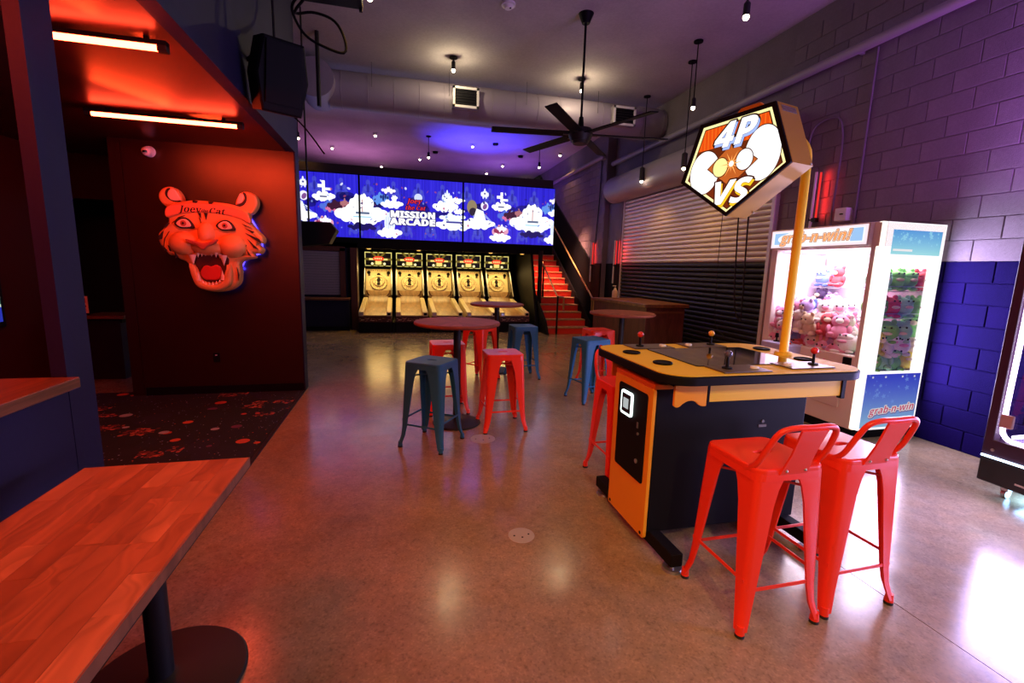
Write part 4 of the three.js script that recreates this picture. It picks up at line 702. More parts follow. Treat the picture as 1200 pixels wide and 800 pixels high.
{
  const set = (o, x, z, a, label, group) => { o.position.set(x, 0, z); o.rotation.y = a; o.userData.label = label; if (group) o.userData.group = group; };
  const G1 = 'red stools at the game table', a = makeStool(M.redPaint, true);
  set(a, 1.69, -1.74, 0, 'red metal stool with backrest at the game table, next to its orange side panel', G1);
  copy(a, [2.175, 0, -1.76], 0.02, 'red metal stool with backrest at the game table, on the claw machine side', G1);
  copy(a, [1.70, 0, -3.14], Math.PI, 'red metal stool with backrest behind the game table, by its card reader end', G1);
  copy(a, [2.14, 0, -3.14], Math.PI, 'red metal stool with backrest mostly hidden behind the game table', G1);
  const r = makeStool(M.redPaint, false), G2 = 'red backless stools at the round tables';
  set(r, 1.015, -4.45, 0.02, 'red backless metal stool standing clear beside the nearest round table', G2);
  copy(r, [0.52, 0, -5.08], 0.05, 'red backless metal stool behind the post of the nearest round table', G2);
  copy(r, [1.13, 0, -6.45], 0.75, 'red backless metal stool turned cornerwise before the alley games', G2);
  copy(r, [2.80, 0, -6.08], 0.05, 'red backless metal stool behind the round table before the bar', G2);
  const b = makeStool(M.bluePaint, false), G3 = 'blue backless stools at the round tables';
  set(b, 0.286, -4.107, -0.60, 'blue backless metal stool at the nearest round table', G3);
  copy(b, [2.33, 0, -5.26], 0.2, 'blue backless metal stool at the round table before the bar', G3);
  copy(b, [1.79, 0, -6.52], 0.05, 'blue backless metal stool before the alley games', G3);
}
// ------------------------------------------------------------------ wooden dining table in the corner
{
  const t = thing('butcher_block_table', 'rectangular butcher block table with a black pedestal beside the half wall', 'table', [-0.967, 0, -1.55]);
  const tones = [[0.46, 0.20, 0.08], [0.54, 0.26, 0.11], [0.36, 0.14, 0.05], [0.60, 0.31, 0.14], [0.42, 0.18, 0.07]].map(([r, g, b], i) => std(lin(r, g, b), 0.5, { map: rep(woodTex, 0.9 + 0.13 * i, 1.0 + 0.2 * i) }));
  const n = 8, w = 0.614 / n;
  part('core', box(0.606, 0.028, 1.212, 0, 0.733, 0), tones[2], t);
  for (let i = 0; i < n; i++) {
    let z = -0.61 - rr(0, 0.3);
    while (z < 0.61) {
      const len = rr(0.28, 0.62), z0 = Math.max(z, -0.61), z1 = Math.min(z + len, 0.61); z += len; if (z1 - z0 < 0.03) continue;
      const g = metreUV(chamfer(w - 0.0006, z1 - z0 - 0.0006, 0.012, 0.0005).rotateX(-Math.PI / 2), 1, rnd(), rnd());
      part('stave', g, tones[rnd() * 5 | 0], t, [-0.307 + w * (i + 0.5), 0.745 + 0.001, (z0 + z1) / 2]);
    }
  }
  const edge = std(lin(0.30, 0.12, 0.06), 0.45, { map: rep(woodTex, 1) });
  part('edge_band', [metreUV(span(0.3068, 0.311, 0.712, 0.7505, -0.612, 0.612)), metreUV(span(-0.311, -0.3068, 0.712, 0.7505, -0.612, 0.612)), metreUV(span(-0.311, 0.311, 0.712, 0.7505, -0.615, -0.6105)), metreUV(span(-0.311, 0.311, 0.712, 0.7505, 0.6105, 0.615))], edge, t);
  part('mount_plate', box(0.3, 0.01, 0.3, 0.07, 0.714, -0.25), M.blackMetal, t);
  part('post', cyl(0.04, 0.04, 0.69, 0.07, 0.36, -0.25, 24), M.blackMetal, t);
  part('base_disc', new THREE.LatheGeometry([[0, 0], [0.28, 0], [0.285, 0.008], [0.275, 0.018], [0.06, 0.03], [0.045, 0.05], [0, 0.05]].map(([a, b]) => new THREE.Vector2(a, b)), 56).translate(0.07, 0, -0.25), M.blackMetal, t);
}
// ------------------------------------------------------------------ floor cleanouts
for (const [x, z, r, lab] of [[0.716, -2.496, 0.082, 'round metal floor cover in the open concrete'], [0.764, -4.12, 0.12, 'round metal floor cover by the nearest round table base']]) {
  const d = thing('floor_cover', lab, 'floor cover', [x, 0, z], 0, 'round floor covers');
  part('plate', new THREE.LatheGeometry([[0, 0.002], [r - 0.006, 0.002], [r, 0.0005], [r, -0.004]].map(([a, b]) => new THREE.Vector2(a, b)).reverse(), 40), std(lin(0.42, 0.38, 0.35), 0.42, { metalness: 0.3 }), d);
  part('screw', [cyl(0.006, 0.006, 0.003, r * 0.55, 0.0025, 0, 10), cyl(0.006, 0.006, 0.003, -r * 0.55, 0.0025, 0, 10), cyl(0.006, 0.006, 0.003, 0, 0.0025, r * 0.3, 10)], M.black, d);
}
// ------------------------------------------------------------------ four-player game table
{
  const t = thing('game_table', 'yellow and black four-player game table carrying a lit overhead sign', 'arcade game', [1.97, 0, -2.47]);
  part('cabinet_body', [rbox(1.04, 0.88, 0.46, 0.008, -0.05, 0.54, 0.02, 1), box(0.96, 0.08, 0.36, -0.05, 1.0, 0.02)], M.black, t);
  part('neck_cap', rbox(0.12, 0.03, 0.47, 0.006, -0.53, 0.985, 0.02, 1), M.orange, t);
  // orange end panel with black door, lit card reader and coin parts
  const sp = part('side_panel', extrude(roundRect(0.465, 0.91, 0.02, 0, 0), 0.016, 0.003, 1).rotateY(-Math.PI / 2).translate(-0.574, 0.52, 0.02), M.orange, t);
  part('door_plate', extrude(roundRect(0.345, 0.545, 0.02), 0.010, 0.002, 1).rotateY(-Math.PI / 2).translate(-0.588, 0.655, 0.03), M.black, sp);
  const frame = roundRect(0.14, 0.15, 0.02); frame.holes.push(roundRect(0.108, 0.118, 0.012));
  part('reader_frame', extrude(frame, 0.012, 0).rotateY(-Math.PI / 2).translate(-0.598, 0.815, -0.02), glow(lin(0.85, 1, 0.95), 2.2), sp);
  part('reader_body', box(0.018, 0.118, 0.108, -0.602, 0.815, -0.02), M.blackGloss, sp);
  part('reader_screen', box(0.004, 0.062, 0.058, -0.613, 0.815, -0.02), glow(lin(0.55, 0.6, 0.6), 0.8), sp);
  part('coin_slot', [box(0.006, 0.035, 0.012, -0.602, 0.72, 0.12), cyl(0.014, 0.014, 0.008, 0, 0, 0, 12).rotateZ(Math.PI / 2).translate(-0.602, 0.50, 0.13), cyl(0.009, 0.009, 0.008, 0, 0, 0, 10).rotateZ(Math.PI / 2).translate(-0.602, 0.67, 0.13)], M.steel, sp);
  for (const [y, z] of [[0.09, 0.22], [0.09, -0.18]]) part('bolt', cyl(0.010, 0.010, 0.008, 0, 0, 0, 10).rotateZ(Math.PI / 2).translate(-0.592, y, z), M.black, sp);
  // feet
  for (const x of [-0.52, 0.40]) { const f = part('foot_beam', rbox(0.075, 0.075, 0.98, 0.006, x, 0.075, 0, 1), M.black, t);
    for (const z of [-0.42, 0.45]) part('leveller', [cyl(0.05, 0.055, 0.014, x, 0.008, z, 24), cyl(0.012, 0.012, 0.05, x, 0.03, z, 10)], M.steel, f); }
  // under-top apron and brackets
  part('apron', rbox(0.90, 0.10, 0.012, 0.004, 0.12, 0.975, 0.37, 1), M.yellow, t); part('apron', rbox(0.90, 0.10, 0.012, 0.004, 0.12, 0.975, -0.37, 1), M.yellow, t);
  part('apron_end', [box(0.025, 0.12, 0.03, 0.58, 0.97, 0.37), box(0.012, 0.10, 0.02, -0.335, 0.975, 0.37)], M.black, t);
  const br = new THREE.Shape(); br.moveTo(-0.10, 0.05); br.lineTo(0.10, 0.05); br.lineTo(0.10, -0.07); br.quadraticCurveTo(0.06, -0.075, 0.04, -0.05); br.quadraticCurveTo(0, -0.02, -0.05, -0.055); br.quadraticCurveTo(-0.08, -0.085, -0.10, -0.06);
  for (const z of [0.365, -0.375]) part('bracket', extrude(br, 0.012, 0.002, 1).translate(-0.445, 0.975, z), M.orange, t);
  part('under_frame', box(1.1, 0.03, 0.74, 0, 1.035, 0), M.black, t);
  part('badge', [box(0.055, 0.016, 0.004, 0.16, 0.72, 0.252), cyl(0.010, 0.010, 0.006, 0, 0, 0, 12).rotateX(Math.PI / 2).translate(0.16, 0.748, 0.252)], std(lin(0.10, 0.09, 0.08), 0.4), t);
  // top
  const R = roundRect(1.31, 0.98, 0.16);
  part('top_edge', extrude(R, 0.036, 0.006, 2, 14).rotateX(-Math.PI / 2).translate(0, 1.054, 0), M.black, t);
  part('top_panel', extrude(roundRect(1.288, 0.958, 0.150), 0.005, 0, 1, 14).rotateX(-Math.PI / 2).translate(0, 1.0965, 0), M.yellow, t);
  part('screen_glass', extrude(roundRect(0.74, 0.55, 0.02), 0.004, 0.001, 1).rotateX(-Math.PI / 2).translate(0.02, 1.1025, 0), std(lin(0.008, 0.008, 0.012), 0.06), t);
  const plate = std(lin(0.09, 0.07, 0.055), 0.3);
  const sticks = [[-0.35, -0.36, lin(0.6, 0.02, 0.015)], [0.23, -0.38, lin(0.75, 0.40, 0.03)], [-0.23, 0.37, lin(0.06, 0.06, 0.12)], [0.39, 0.33, lin(0.6, 0.02, 0.02)]];
  for (const [x, z, c] of sticks) {
    const p = part('control_plate', box(0.30, 0.006, 0.17, x + (x > 0 ? -0.08 : 0.07), 1.107, z), plate, t);
    part('joystick', [cyl(0.007, 0.009, 0.075, x, 1.145, z, 12), cyl(0.026, 0.028, 0.012, x, 1.112, z, 20)], M.black, p);
    part('joystick_ball', ball(0.021, x, 1.192, z, 18), phys(c, 0.25, { clearcoat: 0.5 }), p);
    part('push_button', [cyl(0.022, 0.024, 0.014, x + (x > 0 ? -0.19 : 0.17), 1.114, z + 0.01, 20)], M.white, p);
  }
  for (const [x, z] of [[-0.52, -0.16], [-0.50, 0.17], [0.51, -0.20], [0.49, 0.17]]) part('cup_holder', [cyl(0.052, 0.052, 0.006, x, 1.106, z, 28), new THREE.TorusGeometry(0.05, 0.006, 8, 28).rotateX(Math.PI / 2).translate(x, 1.108, z)], M.black, t);
  // pole
  const poleM = std(lin(0.95, 0.64, 0.03), 0.5);
  part('sign_pole', tube([[0.51, 1.1, -0.01], [0.51, 1.7, -0.01], [0.51, 2.28, -0.01], [0.505, 2.40, -0.02], [0.46, 2.47, -0.06], [0.36, 2.48, -0.14], [0.26, 2.48, -0.22]], 0.027, 50, 14), poleM, t);
  part('pole_flange', cyl(0.05, 0.055, 0.02, 0.51, 1.112, -0.01, 24), M.yellow, t);
  // sign: home-plate box, lit on its face
  const pts = [[-0.275, 2.64], [0.275, 2.64], [0.415, 2.27], [0, 2.0], [-0.415, 2.27]];
  const sign = part('sign_box', extrude(poly(pts), 0.19, 0.006, 1).translate(0, 0, -0.196), std(lin(0.50, 0.27, 0.02), 0.45), t, [0.16, 0, -0.255], [0, -77.5 * RAD, 0]);
  const art = canvasTex(1024, 790, (c, w, h) => {
    const X = (s) => (s + 0.415) / 0.83 * w, Y = (y) => (2.64 - y) / 0.64 * h;
    const path = (k) => { c.beginPath(); pts.forEach(([x, y], i) => { const px = X(x * k), py = Y(2.33 + (y - 2.33) * k); i ? c.lineTo(px, py) : c.moveTo(px, py); }); c.closePath(); };
    c.fillStyle = '#120a04'; c.fillRect(0, 0, w, h); path(0.93); c.fillStyle = '#fff3a8'; c.fill(); path(0.865); c.fillStyle = '#1c0c04'; c.fill(); path(0.845); c.fillStyle = '#5a2408'; c.fill(); c.save(); c.clip();
    c.fillStyle = '#d8490c'; c.fillRect(X(-0.4), Y(2.64), w, Y(2.46) - Y(2.64)); c.strokeStyle = '#e8701c'; c.lineWidth = 7; for (let i = 0; i < 26; i++) { c.beginPath(); c.moveTo(X(-0.36 + i * 0.03), Y(2.62)); c.lineTo(X(-0.35 + i * 0.03), Y(2.46)); c.stroke(); }
    c.restore();
    const oval = (x, y, rx, ry, f, a = 0) => { c.beginPath(); c.ellipse(X(x), Y(y), rx / 0.83 * w, ry / 0.64 * h, a, 0, 7); c.fillStyle = f; c.fill(); c.lineWidth = 7; c.strokeStyle = '#2a1204'; c.stroke(); };
    oval(-0.215, 2.31, 0.125, 0.145, '#ffffff'); oval(0.215, 2.36, 0.125, 0.165, '#ffffff');
    c.beginPath(); c.moveTo(X(0), Y(2.47)); c.lineTo(X(0.19), Y(2.33)); c.lineTo(X(0), Y(2.19)); c.lineTo(X(-0.19), Y(2.33)); c.closePath(); c.fillStyle = '#b25a22'; c.fill(); c.lineWidth = 6; c.strokeStyle = '#3a1806'; c.stroke();
    oval(-0.085, 2.325, 0.06, 0.062, '#ffe696'); oval(0.095, 2.345, 0.062, 0.066, '#ffffff');
    c.save(); c.translate(X(0), Y(2.335)); for (let i = 0; i < 12; i++) { c.rotate(Math.PI / 6); c.beginPath(); c.moveTo(-7, 0); c.lineTo(0, -(i % 2 ? 70 : 110)); c.lineTo(7, 0); c.fillStyle = '#ffb060'; c.fill(); } c.beginPath(); c.arc(0, 0, 22, 0, 7); c.fillStyle = '#fff'; c.fill(); c.restore();
    c.textAlign = 'center'; c.textBaseline = 'middle'; c.lineJoin = 'round';
    const word = (s, x, y, size, shade) => { c.font = `900 italic ${size}px sans-serif`; c.save(); c.translate(X(x), Y(y)); c.scale(1.16, 0.92); c.lineWidth = 24; c.strokeStyle = '#1a0a04'; c.strokeText(s, 8, 16); c.strokeText(s, 0, 0); c.lineWidth = 8; c.strokeStyle = shade; c.strokeText(s, 10, 22); c.fillStyle = shade; c.fillText(s, 10, 22); c.lineWidth = 5; c.strokeStyle = '#3a2a20'; c.strokeText(s, 0, 0); c.fillStyle = '#ffffff'; c.fillText(s, 0, 0); c.restore(); };
    word('4P', -0.01, 2.525, 275, '#9ab4f0'); word('VS', -0.01, 2.155, 270, '#f0c020');
    c.fillStyle = '#fff0a0'; c.fillRect(X(0.17), Y(2.612), 82, 16);
  });
  const fm = new THREE.MeshStandardMaterial({ color: 0x111111, roughness: 0.35, emissive: 0xffffff, emissiveMap: art, emissiveIntensity: L.sign });
  part('sign_face', fitUV(new THREE.ShapeGeometry(poly(pts.map(([x, y]) => [x * 0.985, 2.33 + (y - 2.33) * 0.985]))), -0.415, 0.415, 2.0, 2.64).translate(0, 0, 0.003), fm, sign);
  const rim = poly(pts); rim.holes.push(poly(pts.map(([x, y]) => [x * 0.92, 2.33 + (y - 2.33) * 0.92]).reverse()));
  part('sign_rim', extrude(rim, 0.012, 0.002, 1).translate(0, 0, 0.0), M.black, sign);
  const holes = []; for (let i = 0; i < 12; i++) for (let k = 0; k < 3; k++) holes.push(box(0.004, 0.008, 0.006).rotateZ(0.36).translate(0.2865 + 0.0045 * k, 2.618 - 0.0125 * k, -0.16 + 0.0115 * i));
  part('vent', holes, M.steel, sign);
  part('top_tab', extrude(poly([[-0.11, 0], [0.11, 0], [0.11, 0.05], [0.07, 0.085], [-0.07, 0.085], [-0.11, 0.05]]), 0.02, 0.002, 1).translate(-0.02, 2.64, -0.17), M.orange, sign);
  for (const [x, y] of [[0.41, 2.28], [0.06, 2.035]]) part('bolt', ball(0.008, x, y, -0.18, 8), M.steel, sign);
  const sl = new THREE.RectAreaLight(lin(1, 0.82, 0.5), 1.2, 0.55, 0.4); sl.position.set(0, 2.34, 0.03); sl.rotation.y = Math.PI; sign.add(sl);
}
// ------------------------------------------------------------------ prize machine with plush toys
const CX = 4.80, CZ = -4.10;
{
  const c = thing('claw_machine', 'glowing white prize claw machine filled with plush toys', 'claw machine', [CX, 0, CZ]);
  const shell = std(lin(0.80, 0.70, 0.68), 0.4), hx = 0.40, hz = 0.65;
  part('plinth', span(-hx + 0.04, hx, 0.0, 0.10, -hz + 0.04, hz - 0.04), M.black, c);
  part('lower_cabinet', rbox(0.79, 0.58, 1.28, 0.01, 0.0, 0.39, -0.005, 1), shell, c);
  part('deck_floor', span(-hx + 0.02, hx - 0.02, 0.66, 0.69, -hz + 0.02, hz - 0.02), M.white, c);
  for (const [x, z] of [[-hx + 0.04, -hz + 0.04], [hx - 0.04, -hz + 0.04], [-hx + 0.045, hz - 0.05]]) part('corner_post', rbox(0.08, 1.5, 0.09, 0.01, x, 1.40, z, 1), shell, c);
  part('roof', rbox(0.80, 0.24, 1.30, 0.012, 0, 2.03, 0, 1), shell, c);
  part('back_wall', span(hx - 0.03, hx, 0.66, 1.95, -hz + 0.02, hz - 0.02), std(lin(0.85, 0.78, 0.86), 0.6), c);
  part('end_wall', span(-hx + 0.05, hx, 0.66, 1.95, -hz, -hz + 0.02), std(lin(0.78, 0.62, 0.8), 0.6), c);
  part('window_sill', rbox(0.10, 0.16, 1.14, 0.01, -hx + 0.05, 0.76, 0.0, 1), shell, c);
  part('front_glass', span(-hx + 0.035, -hx + 0.039, 0.84, 1.92, -0.56, 0.555), glass(), c);
  // header with lettering
  const headTex = canvasTex(1024, 180, (q, w, h) => {
    const g = q; g.fillStyle = '#ffe9f2'; g.fillRect(0, 0, w, h); g.fillStyle = '#ffffff'; g.fillRect(26, 20, w - 52, h - 44); g.fillStyle = '#9cc6f2'; g.fillRect(40, 26, 170, h - 60); g.fillRect(w - 150, 26, 110, h - 60); g.fillStyle = '#ffffff'; g.beginPath(); g.ellipse(w / 2 - 30, h / 2, 400, 80, 0, 0, 7); g.fill();
    g.font = 'bold italic 138px sans-serif'; g.textAlign = 'center'; g.textBaseline = 'middle'; g.lineJoin = 'round'; g.lineWidth = 16; g.strokeStyle = '#b8745a'; g.strokeText('grab-n-win!', w / 2 - 20, h / 2 - 6); g.fillStyle = '#ff9a4a'; g.fillText('grab-n-win!', w / 2 - 20, h / 2 - 6); g.lineWidth = 3; g.strokeStyle = '#fff0d8'; g.strokeText('grab-n-win!', w / 2 - 20, h / 2 - 6);
  });
  const hd = part('header', rbox(0.06, 0.22, 1.20, 0.012, -hx - 0.02, 2.035, -0.03, 1), shell, c);
  part('header_face', new THREE.PlaneGeometry(1.17, 0.19).rotateY(-Math.PI / 2).translate(-hx - 0.0515, 2.035, -0.03), new THREE.MeshStandardMaterial({ color: 0x333333, emissive: 0xffffff, emissiveMap: headTex, emissiveIntensity: 1.05, roughness: 0.4 }), hd);
  // side facing the camera: backlit white frame, printed panels, window
  const face = poly([[-0.34, 0.10], [0.40, 0.10], [0.40, 2.15], [-0.34, 2.15]]); face.holes.push(poly([[-0.225, 0.70], [-0.225, 1.74], [0.27, 1.74], [0.27, 0.70]]));
  const lit = glow(lin(1, 0.93, 1), 1.15);
  part('side_frame', extrude(face, 0.03, 0).translate(0, 0, hz - 0.03), lit, c);
  part('side_glass', span(-0.225, 0.27, 0.70, 1.74, hz - 0.02, hz - 0.016), glass(), c);
  part('corner_light', rbox(0.055, 2.04, 0.05, 0.01, -0.372, 1.13, hz - 0.02, 1), glow(lin(1, 0.86, 0.72), 1.6), c);
  const stars = (top) => canvasTex(512, top ? 180 : 460, (g, w, h) => {
    const gr = g.createLinearGradient(0, 0, 0, h); if (top) { gr.addColorStop(0, '#5aa6ee'); gr.addColorStop(1, '#a8f0f4'); } else { gr.addColorStop(0, '#3a48e0'); gr.addColorStop(1, '#9fd4f8'); } g.fillStyle = gr; g.fillRect(0, 0, w, h);
    let q = 3; const r = () => { q = (q * 1664525 + 1013904223) >>> 0; return q / 4294967296; };
    for (let i = 0; i < 34; i++) { const x = r() * w, y = r() * h * (top ? 0.6 : 0.7), s = 4 + r() * (i < 9 ? 26 : 9); g.fillStyle = top ? 'rgba(160,230,255,0.8)' : 'rgba(130,170,255,0.75)'; g.beginPath(); for (let k = 0; k < 10; k++) { const a = k * Math.PI / 5 - 0.3, d = k % 2 ? s * 0.45 : s; g.lineTo(x + Math.sin(a) * d, y - Math.cos(a) * d); } g.fill(); }
    if (top) { g.fillStyle = '#ffffff'; g.fillRect(20, 140, 200, 16); } else {
      g.font = 'bold italic 82px sans-serif'; g.textAlign = 'center'; g.textBaseline = 'middle'; g.lineJoin = 'round'; g.save(); g.translate(w * 0.55, h * 0.66); g.rotate(-0.08); g.lineWidth = 20; g.strokeStyle = '#8a6aa8'; g.strokeText('grab-n-win', 4, 6); g.lineWidth = 14; g.strokeStyle = '#fff'; g.strokeText('grab-n-win', 0, 0); g.fillStyle = '#e84a78'; g.fillText('grab-n-win', 0, 0); g.restore();
      g.fillStyle = '#f4f6ff'; for (const x of [60, 180, 340, 455]) { g.beginPath(); g.arc(x, 26, 9, 0, 7); g.fill(); } }
  });
  part('top_print', new THREE.PlaneGeometry(0.62, 0.23).translate(0.045, 1.965, hz + 0.002), new THREE.MeshStandardMaterial({ color: 0x222222, roughness: 0.3, emissive: 0xffffff, emissiveMap: stars(true), emissiveIntensity: 0.8 }), c);
  part('bottom_print', new THREE.PlaneGeometry(0.70, 0.555).translate(0.03, 0.40, hz + 0.002), new THREE.MeshStandardMaterial({ color: 0x333333, roughness: 0.3, emissive: 0xffffff, emissiveMap: stars(false), emissiveIntensity: 0.62 }), c);
  // control ledge, joystick, prize door
  const ctl = part('control_panel', rbox(0.20, 0.10, 0.42, 0.02, -hx - 0.06, 0.80, -0.28, 1), std(lin(0.45, 0.45, 0.75), 0.4), c);
  part('joystick', [cyl(0.008, 0.01, 0.07, -hx - 0.06, 0.885, -0.36, 10), cyl(0.016, 0.022, 0.05, -hx - 0.06, 0.925, -0.36, 12), cyl(0.03, 0.035, 0.012, -hx - 0.06, 0.855, -0.36, 16)], M.black, ctl);
  part('push_button', cyl(0.022, 0.024, 0.016, -hx - 0.06, 0.857, -0.18, 16), std(lin(0.7, 0.05, 0.05), 0.3), ctl);
  part('prize_door', extrude(roundRect(0.34, 0.26, 0.02), 0.012, 0.004, 1).rotateY(-Math.PI / 2).translate(-hx - 0.002, 0.42, 0.30), std(lin(0.70, 0.58, 0.55), 0.4), c);
  part('card_reader', rbox(0.03, 0.13, 0.08, 0.006, -hx - 0.01, 0.76, 0.50, 1), M.black, c); part('lock', [cyl(0.012, 0.012, 0.02, 0, 0, 0, 10).rotateZ(Math.PI / 2).translate(-hx - 0.008, 0.64, 0.46), cyl(0.012, 0.012, 0.02, 0, 0, 0, 10).rotateZ(Math.PI / 2).translate(-hx - 0.008, 0.64, 0.52)], M.steel, c);
  // wire shelves inside
  for (const [z0, z1] of [[-0.58, -0.22], [0.06, 0.40]]) for (const y of [1.22, 1.49]) part('wire_shelf', [0, 0.06, 0.12, 0.18].map((d) => rod([hx - 0.04 - d, y, z0], [hx - 0.04 - d, y, z1], 0.004, 6)).concat([rod([hx - 0.22, y, z0], [hx - 0.22, y + 0.05, z0], 0.004, 6), rod([hx - 0.22, y + 0.05, z0], [hx - 0.22, y + 0.05, z1], 0.004, 6)]), M.steel, c);
  part('side_shelf', [1.225, 1.495].flatMap((y) => [0.44, 0.50, 0.56].map((z) => rod([-0.30, y, z], [0.36, y, z], 0.004, 6)).concat([rod([-0.30, y + 0.05, 0.60], [0.36, y + 0.05, 0.60], 0.004, 6)])), M.steel, c);
  part('claw', [cyl(0.03, 0.03, 0.1, -0.05, 1.80, -0.2, 14), rod([-0.05, 1.76, -0.2], [-0.12, 1.68, -0.2], 0.006), rod([-0.05, 1.76, -0.2], [0.01, 1.68, -0.15], 0.006), rod([-0.05, 1.76, -0.2], [0.01, 1.68, -0.25], 0.006), rod([-0.05, 1.8, -0.2], [-0.05, 1.92, -0.2], 0.008)], M.steel, c);
  const lamp = part('interior_lamp', span(-0.30, 0.30, 1.898, 1.905, -0.55, 0.55), glow(lin(1, 0.92, 1), 3), c);
  const l = new THREE.RectAreaLight(lin(1, 0.84, 1), L.claw, 0.6, 1.1); l.position.set(0, 1.89, 0); l.rotation.x = -Math.PI / 2; c.add(l);
  const l2 = new THREE.RectAreaLight(lin(0.74, 0.62, 1), 30, 0.5, 1.5); l2.position.set(0.03, 1.2, hz + 0.03); l2.rotation.y = Math.PI; c.add(l2);
  const l3 = new THREE.RectAreaLight(lin(1, 0.62, 0.90), 1.8, 1.1, 1.0); l3.position.set(-hx - 0.08, 1.5, 0); l3.rotation.y = Math.PI / 2; c.add(l3);
}
{ // plush toys: three makes, each in several colours
  const fur = {}; const F = (n, r, g, b) => { fur[n] = std(lin(r, g, b), 0.9); }; F('pink', .75, .28, .45); F('white', .82, .78, .80); F('lilac', .48, .34, .70); F('green', .22, .55, .16); F('yellow', .75, .62, .10); F('red', .62, .08, .10); F('cream', .76, .62, .46); F('blue', .16, .26, .62); F('mint', .35, .68, .46); F('dark', .10, .06, .16);
  const eyeM = std(lin(0.01, 0.01, 0.01), 0.2);
  const E = (r, x, y, z, sx = 1, sy = 1, sz = 1) => new THREE.SphereGeometry(r, 14, 10).scale(sx, sy, sz).translate(x, y, z);
  const kinds = {
    bear: { body: [E(.075, 0, .075, 0, 1, 1.05, .9), E(.034, -.062, .035, .04, 1, .8, 1.3), E(.034, .062, .035, .04, 1, .8, 1.3), E(.028, -.085, .10, .02, .8, 1.5, .9), E(.028, .085, .10, .02, .8, 1.5, .9)], head: [E(.068, 0, .185, .01, 1.08, .95, .95)], ear: [[-.055, .24], [.055, .24]].map(([x, y]) => E(.026, x, y, 0, 1, 1, .6)), snout: [E(.030, 0, .172, .068, 1.15, .85, .7)] },
    round: { body: [E(.105, 0, .10, 0, 1.08, .95, .95), E(.03, -.06, .015, .05, 1.1, .6, 1.3), E(.03, .06, .015, .05, 1.1, .6, 1.3)], head: [E(.05, 0, .15, .065, 1.5, .7, .7)], ear: [[-.05, .195], [.05, .195]].map(([x, y]) => E(.024, x, y, .02, 1, 1.1, .8)), snout: [E(.022, 0, .105, .10, 2.0, .7, .5)] },
    bunny: { body: [E(.07, 0, .07, 0, 1, 1.1, .9), E(.032, -.05, .02, .05, .9, .7, 1.5), E(.032, .05, .02, .05, .9, .7, 1.5)], head: [E(.064, 0, .175, .01)], ear: [[-.032, .27], [.032, .27]].map(([x, y]) => E(.02, x, y, -.01, 1, 2.8, .6)), snout: [E(.024, 0, .165, .058, 1.3, .9, .7)] },
  };
  const G = {}; for (const k in kinds) G[k] = { body: join(kinds[k].body), head: join(kinds[k].head), ears: kinds[k].ear, snout: join(kinds[k].snout), eyes: join([E(.009, -.026, k === 'round' ? .165 : .198, k === 'round' ? .105 : .070), E(.009, .026, k === 'round' ? .165 : .198, k === 'round' ? .105 : .070)]) };
  const proto = {};
  function plush(kind, col, pos, turn, tilt, place, s = 1) {
    const key = kind + col, label = `${col === 'dark' ? 'dark purple' : col} plush ${kind === 'round' ? 'round monster' : kind} ${place}`;
    let p;
    if (!proto[key]) {
      p = thing('plush_' + (kind === 'round' ? 'monster' : kind), label, 'plush toy', pos, 0, 'plush toys in the claw machine');
      part('body', G[kind].body, fur[col], p); part('head', G[kind].head, fur[col], p); for (const e of G[kind].ears) part('ear', e, fur[col], p);
      part('snout', G[kind].snout, col === 'white' ? fur.pink : col === 'pink' ? fur.white : fur.cream, p); part('eyes', G[kind].eyes, eyeM, p); proto[key] = p;
    } else p = copy(proto[key], pos, 0, label, 'plush toys in the claw machine');
    p.position.set(...pos); p.rotation.set(tilt, turn, 0); p.rotation.order = 'YXZ'; p.scale.setScalar(s); p.userData.label = label;
  }
  // shelves: looking at the camera side and the front
  for (const [y, cols] of [[1.235, ['green', 'red', 'mint', 'green']], [1.505, ['mint', 'green', 'green', 'red']]]) cols.forEach((cl, i) => plush('round', cl, [CX - 0.19 + i * 0.165, y, CZ + 0.52], -0.3 + 0.1 * i, 0, 'on the upper rows behind the side glass', 1.02));
  for (const [y, z, k, cl] of [[1.235, 0.16, 'bear', 'pink'], [1.235, 0.34, 'round', 'pink'], [1.505, 0.14, 'bunny', 'lilac'], [1.505, 0.32, 'round', 'red']]) plush(k, cl, [CX + 0.26, y, CZ + z], -Math.PI / 2, 0, 'on the back shelf', 0.95);
  for (const [y, z, k, cl] of [[1.235, -0.50, 'bear', 'dark'], [1.235, -0.33, 'round', 'lilac'], [1.505, -0.48, 'round', 'blue'], [1.505, -0.30, 'bear', 'red']]) plush(k, cl, [CX + 0.26, y, CZ + z], -Math.PI / 2, 0, 'on the left back shelf', 0.95);
  const cols = ['pink', 'white', 'pink', 'lilac', 'white', 'cream', 'red', 'pink', 'white', 'blue'], ks = ['bear', 'round', 'bunny'];
  let n = 0;
  for (let lay = 0; lay < 3; lay++) for (let i = 0; i < 4; i++) { plush(['round', 'bear', 'bunny', 'round'][(i + lay) % 4], ['green', 'white', 'yellow', 'mint', 'cream', 'white', 'green'][(i * 3 + lay * 2) % 7], [CX - 0.19 + i * 0.165 + (lay % 2) * 0.03, 0.692 + lay * 0.15, CZ + 0.53], rr(-0.9, 0.3), rr(-0.2, 0.2), 'in the heap behind the side glass', 1.05); }
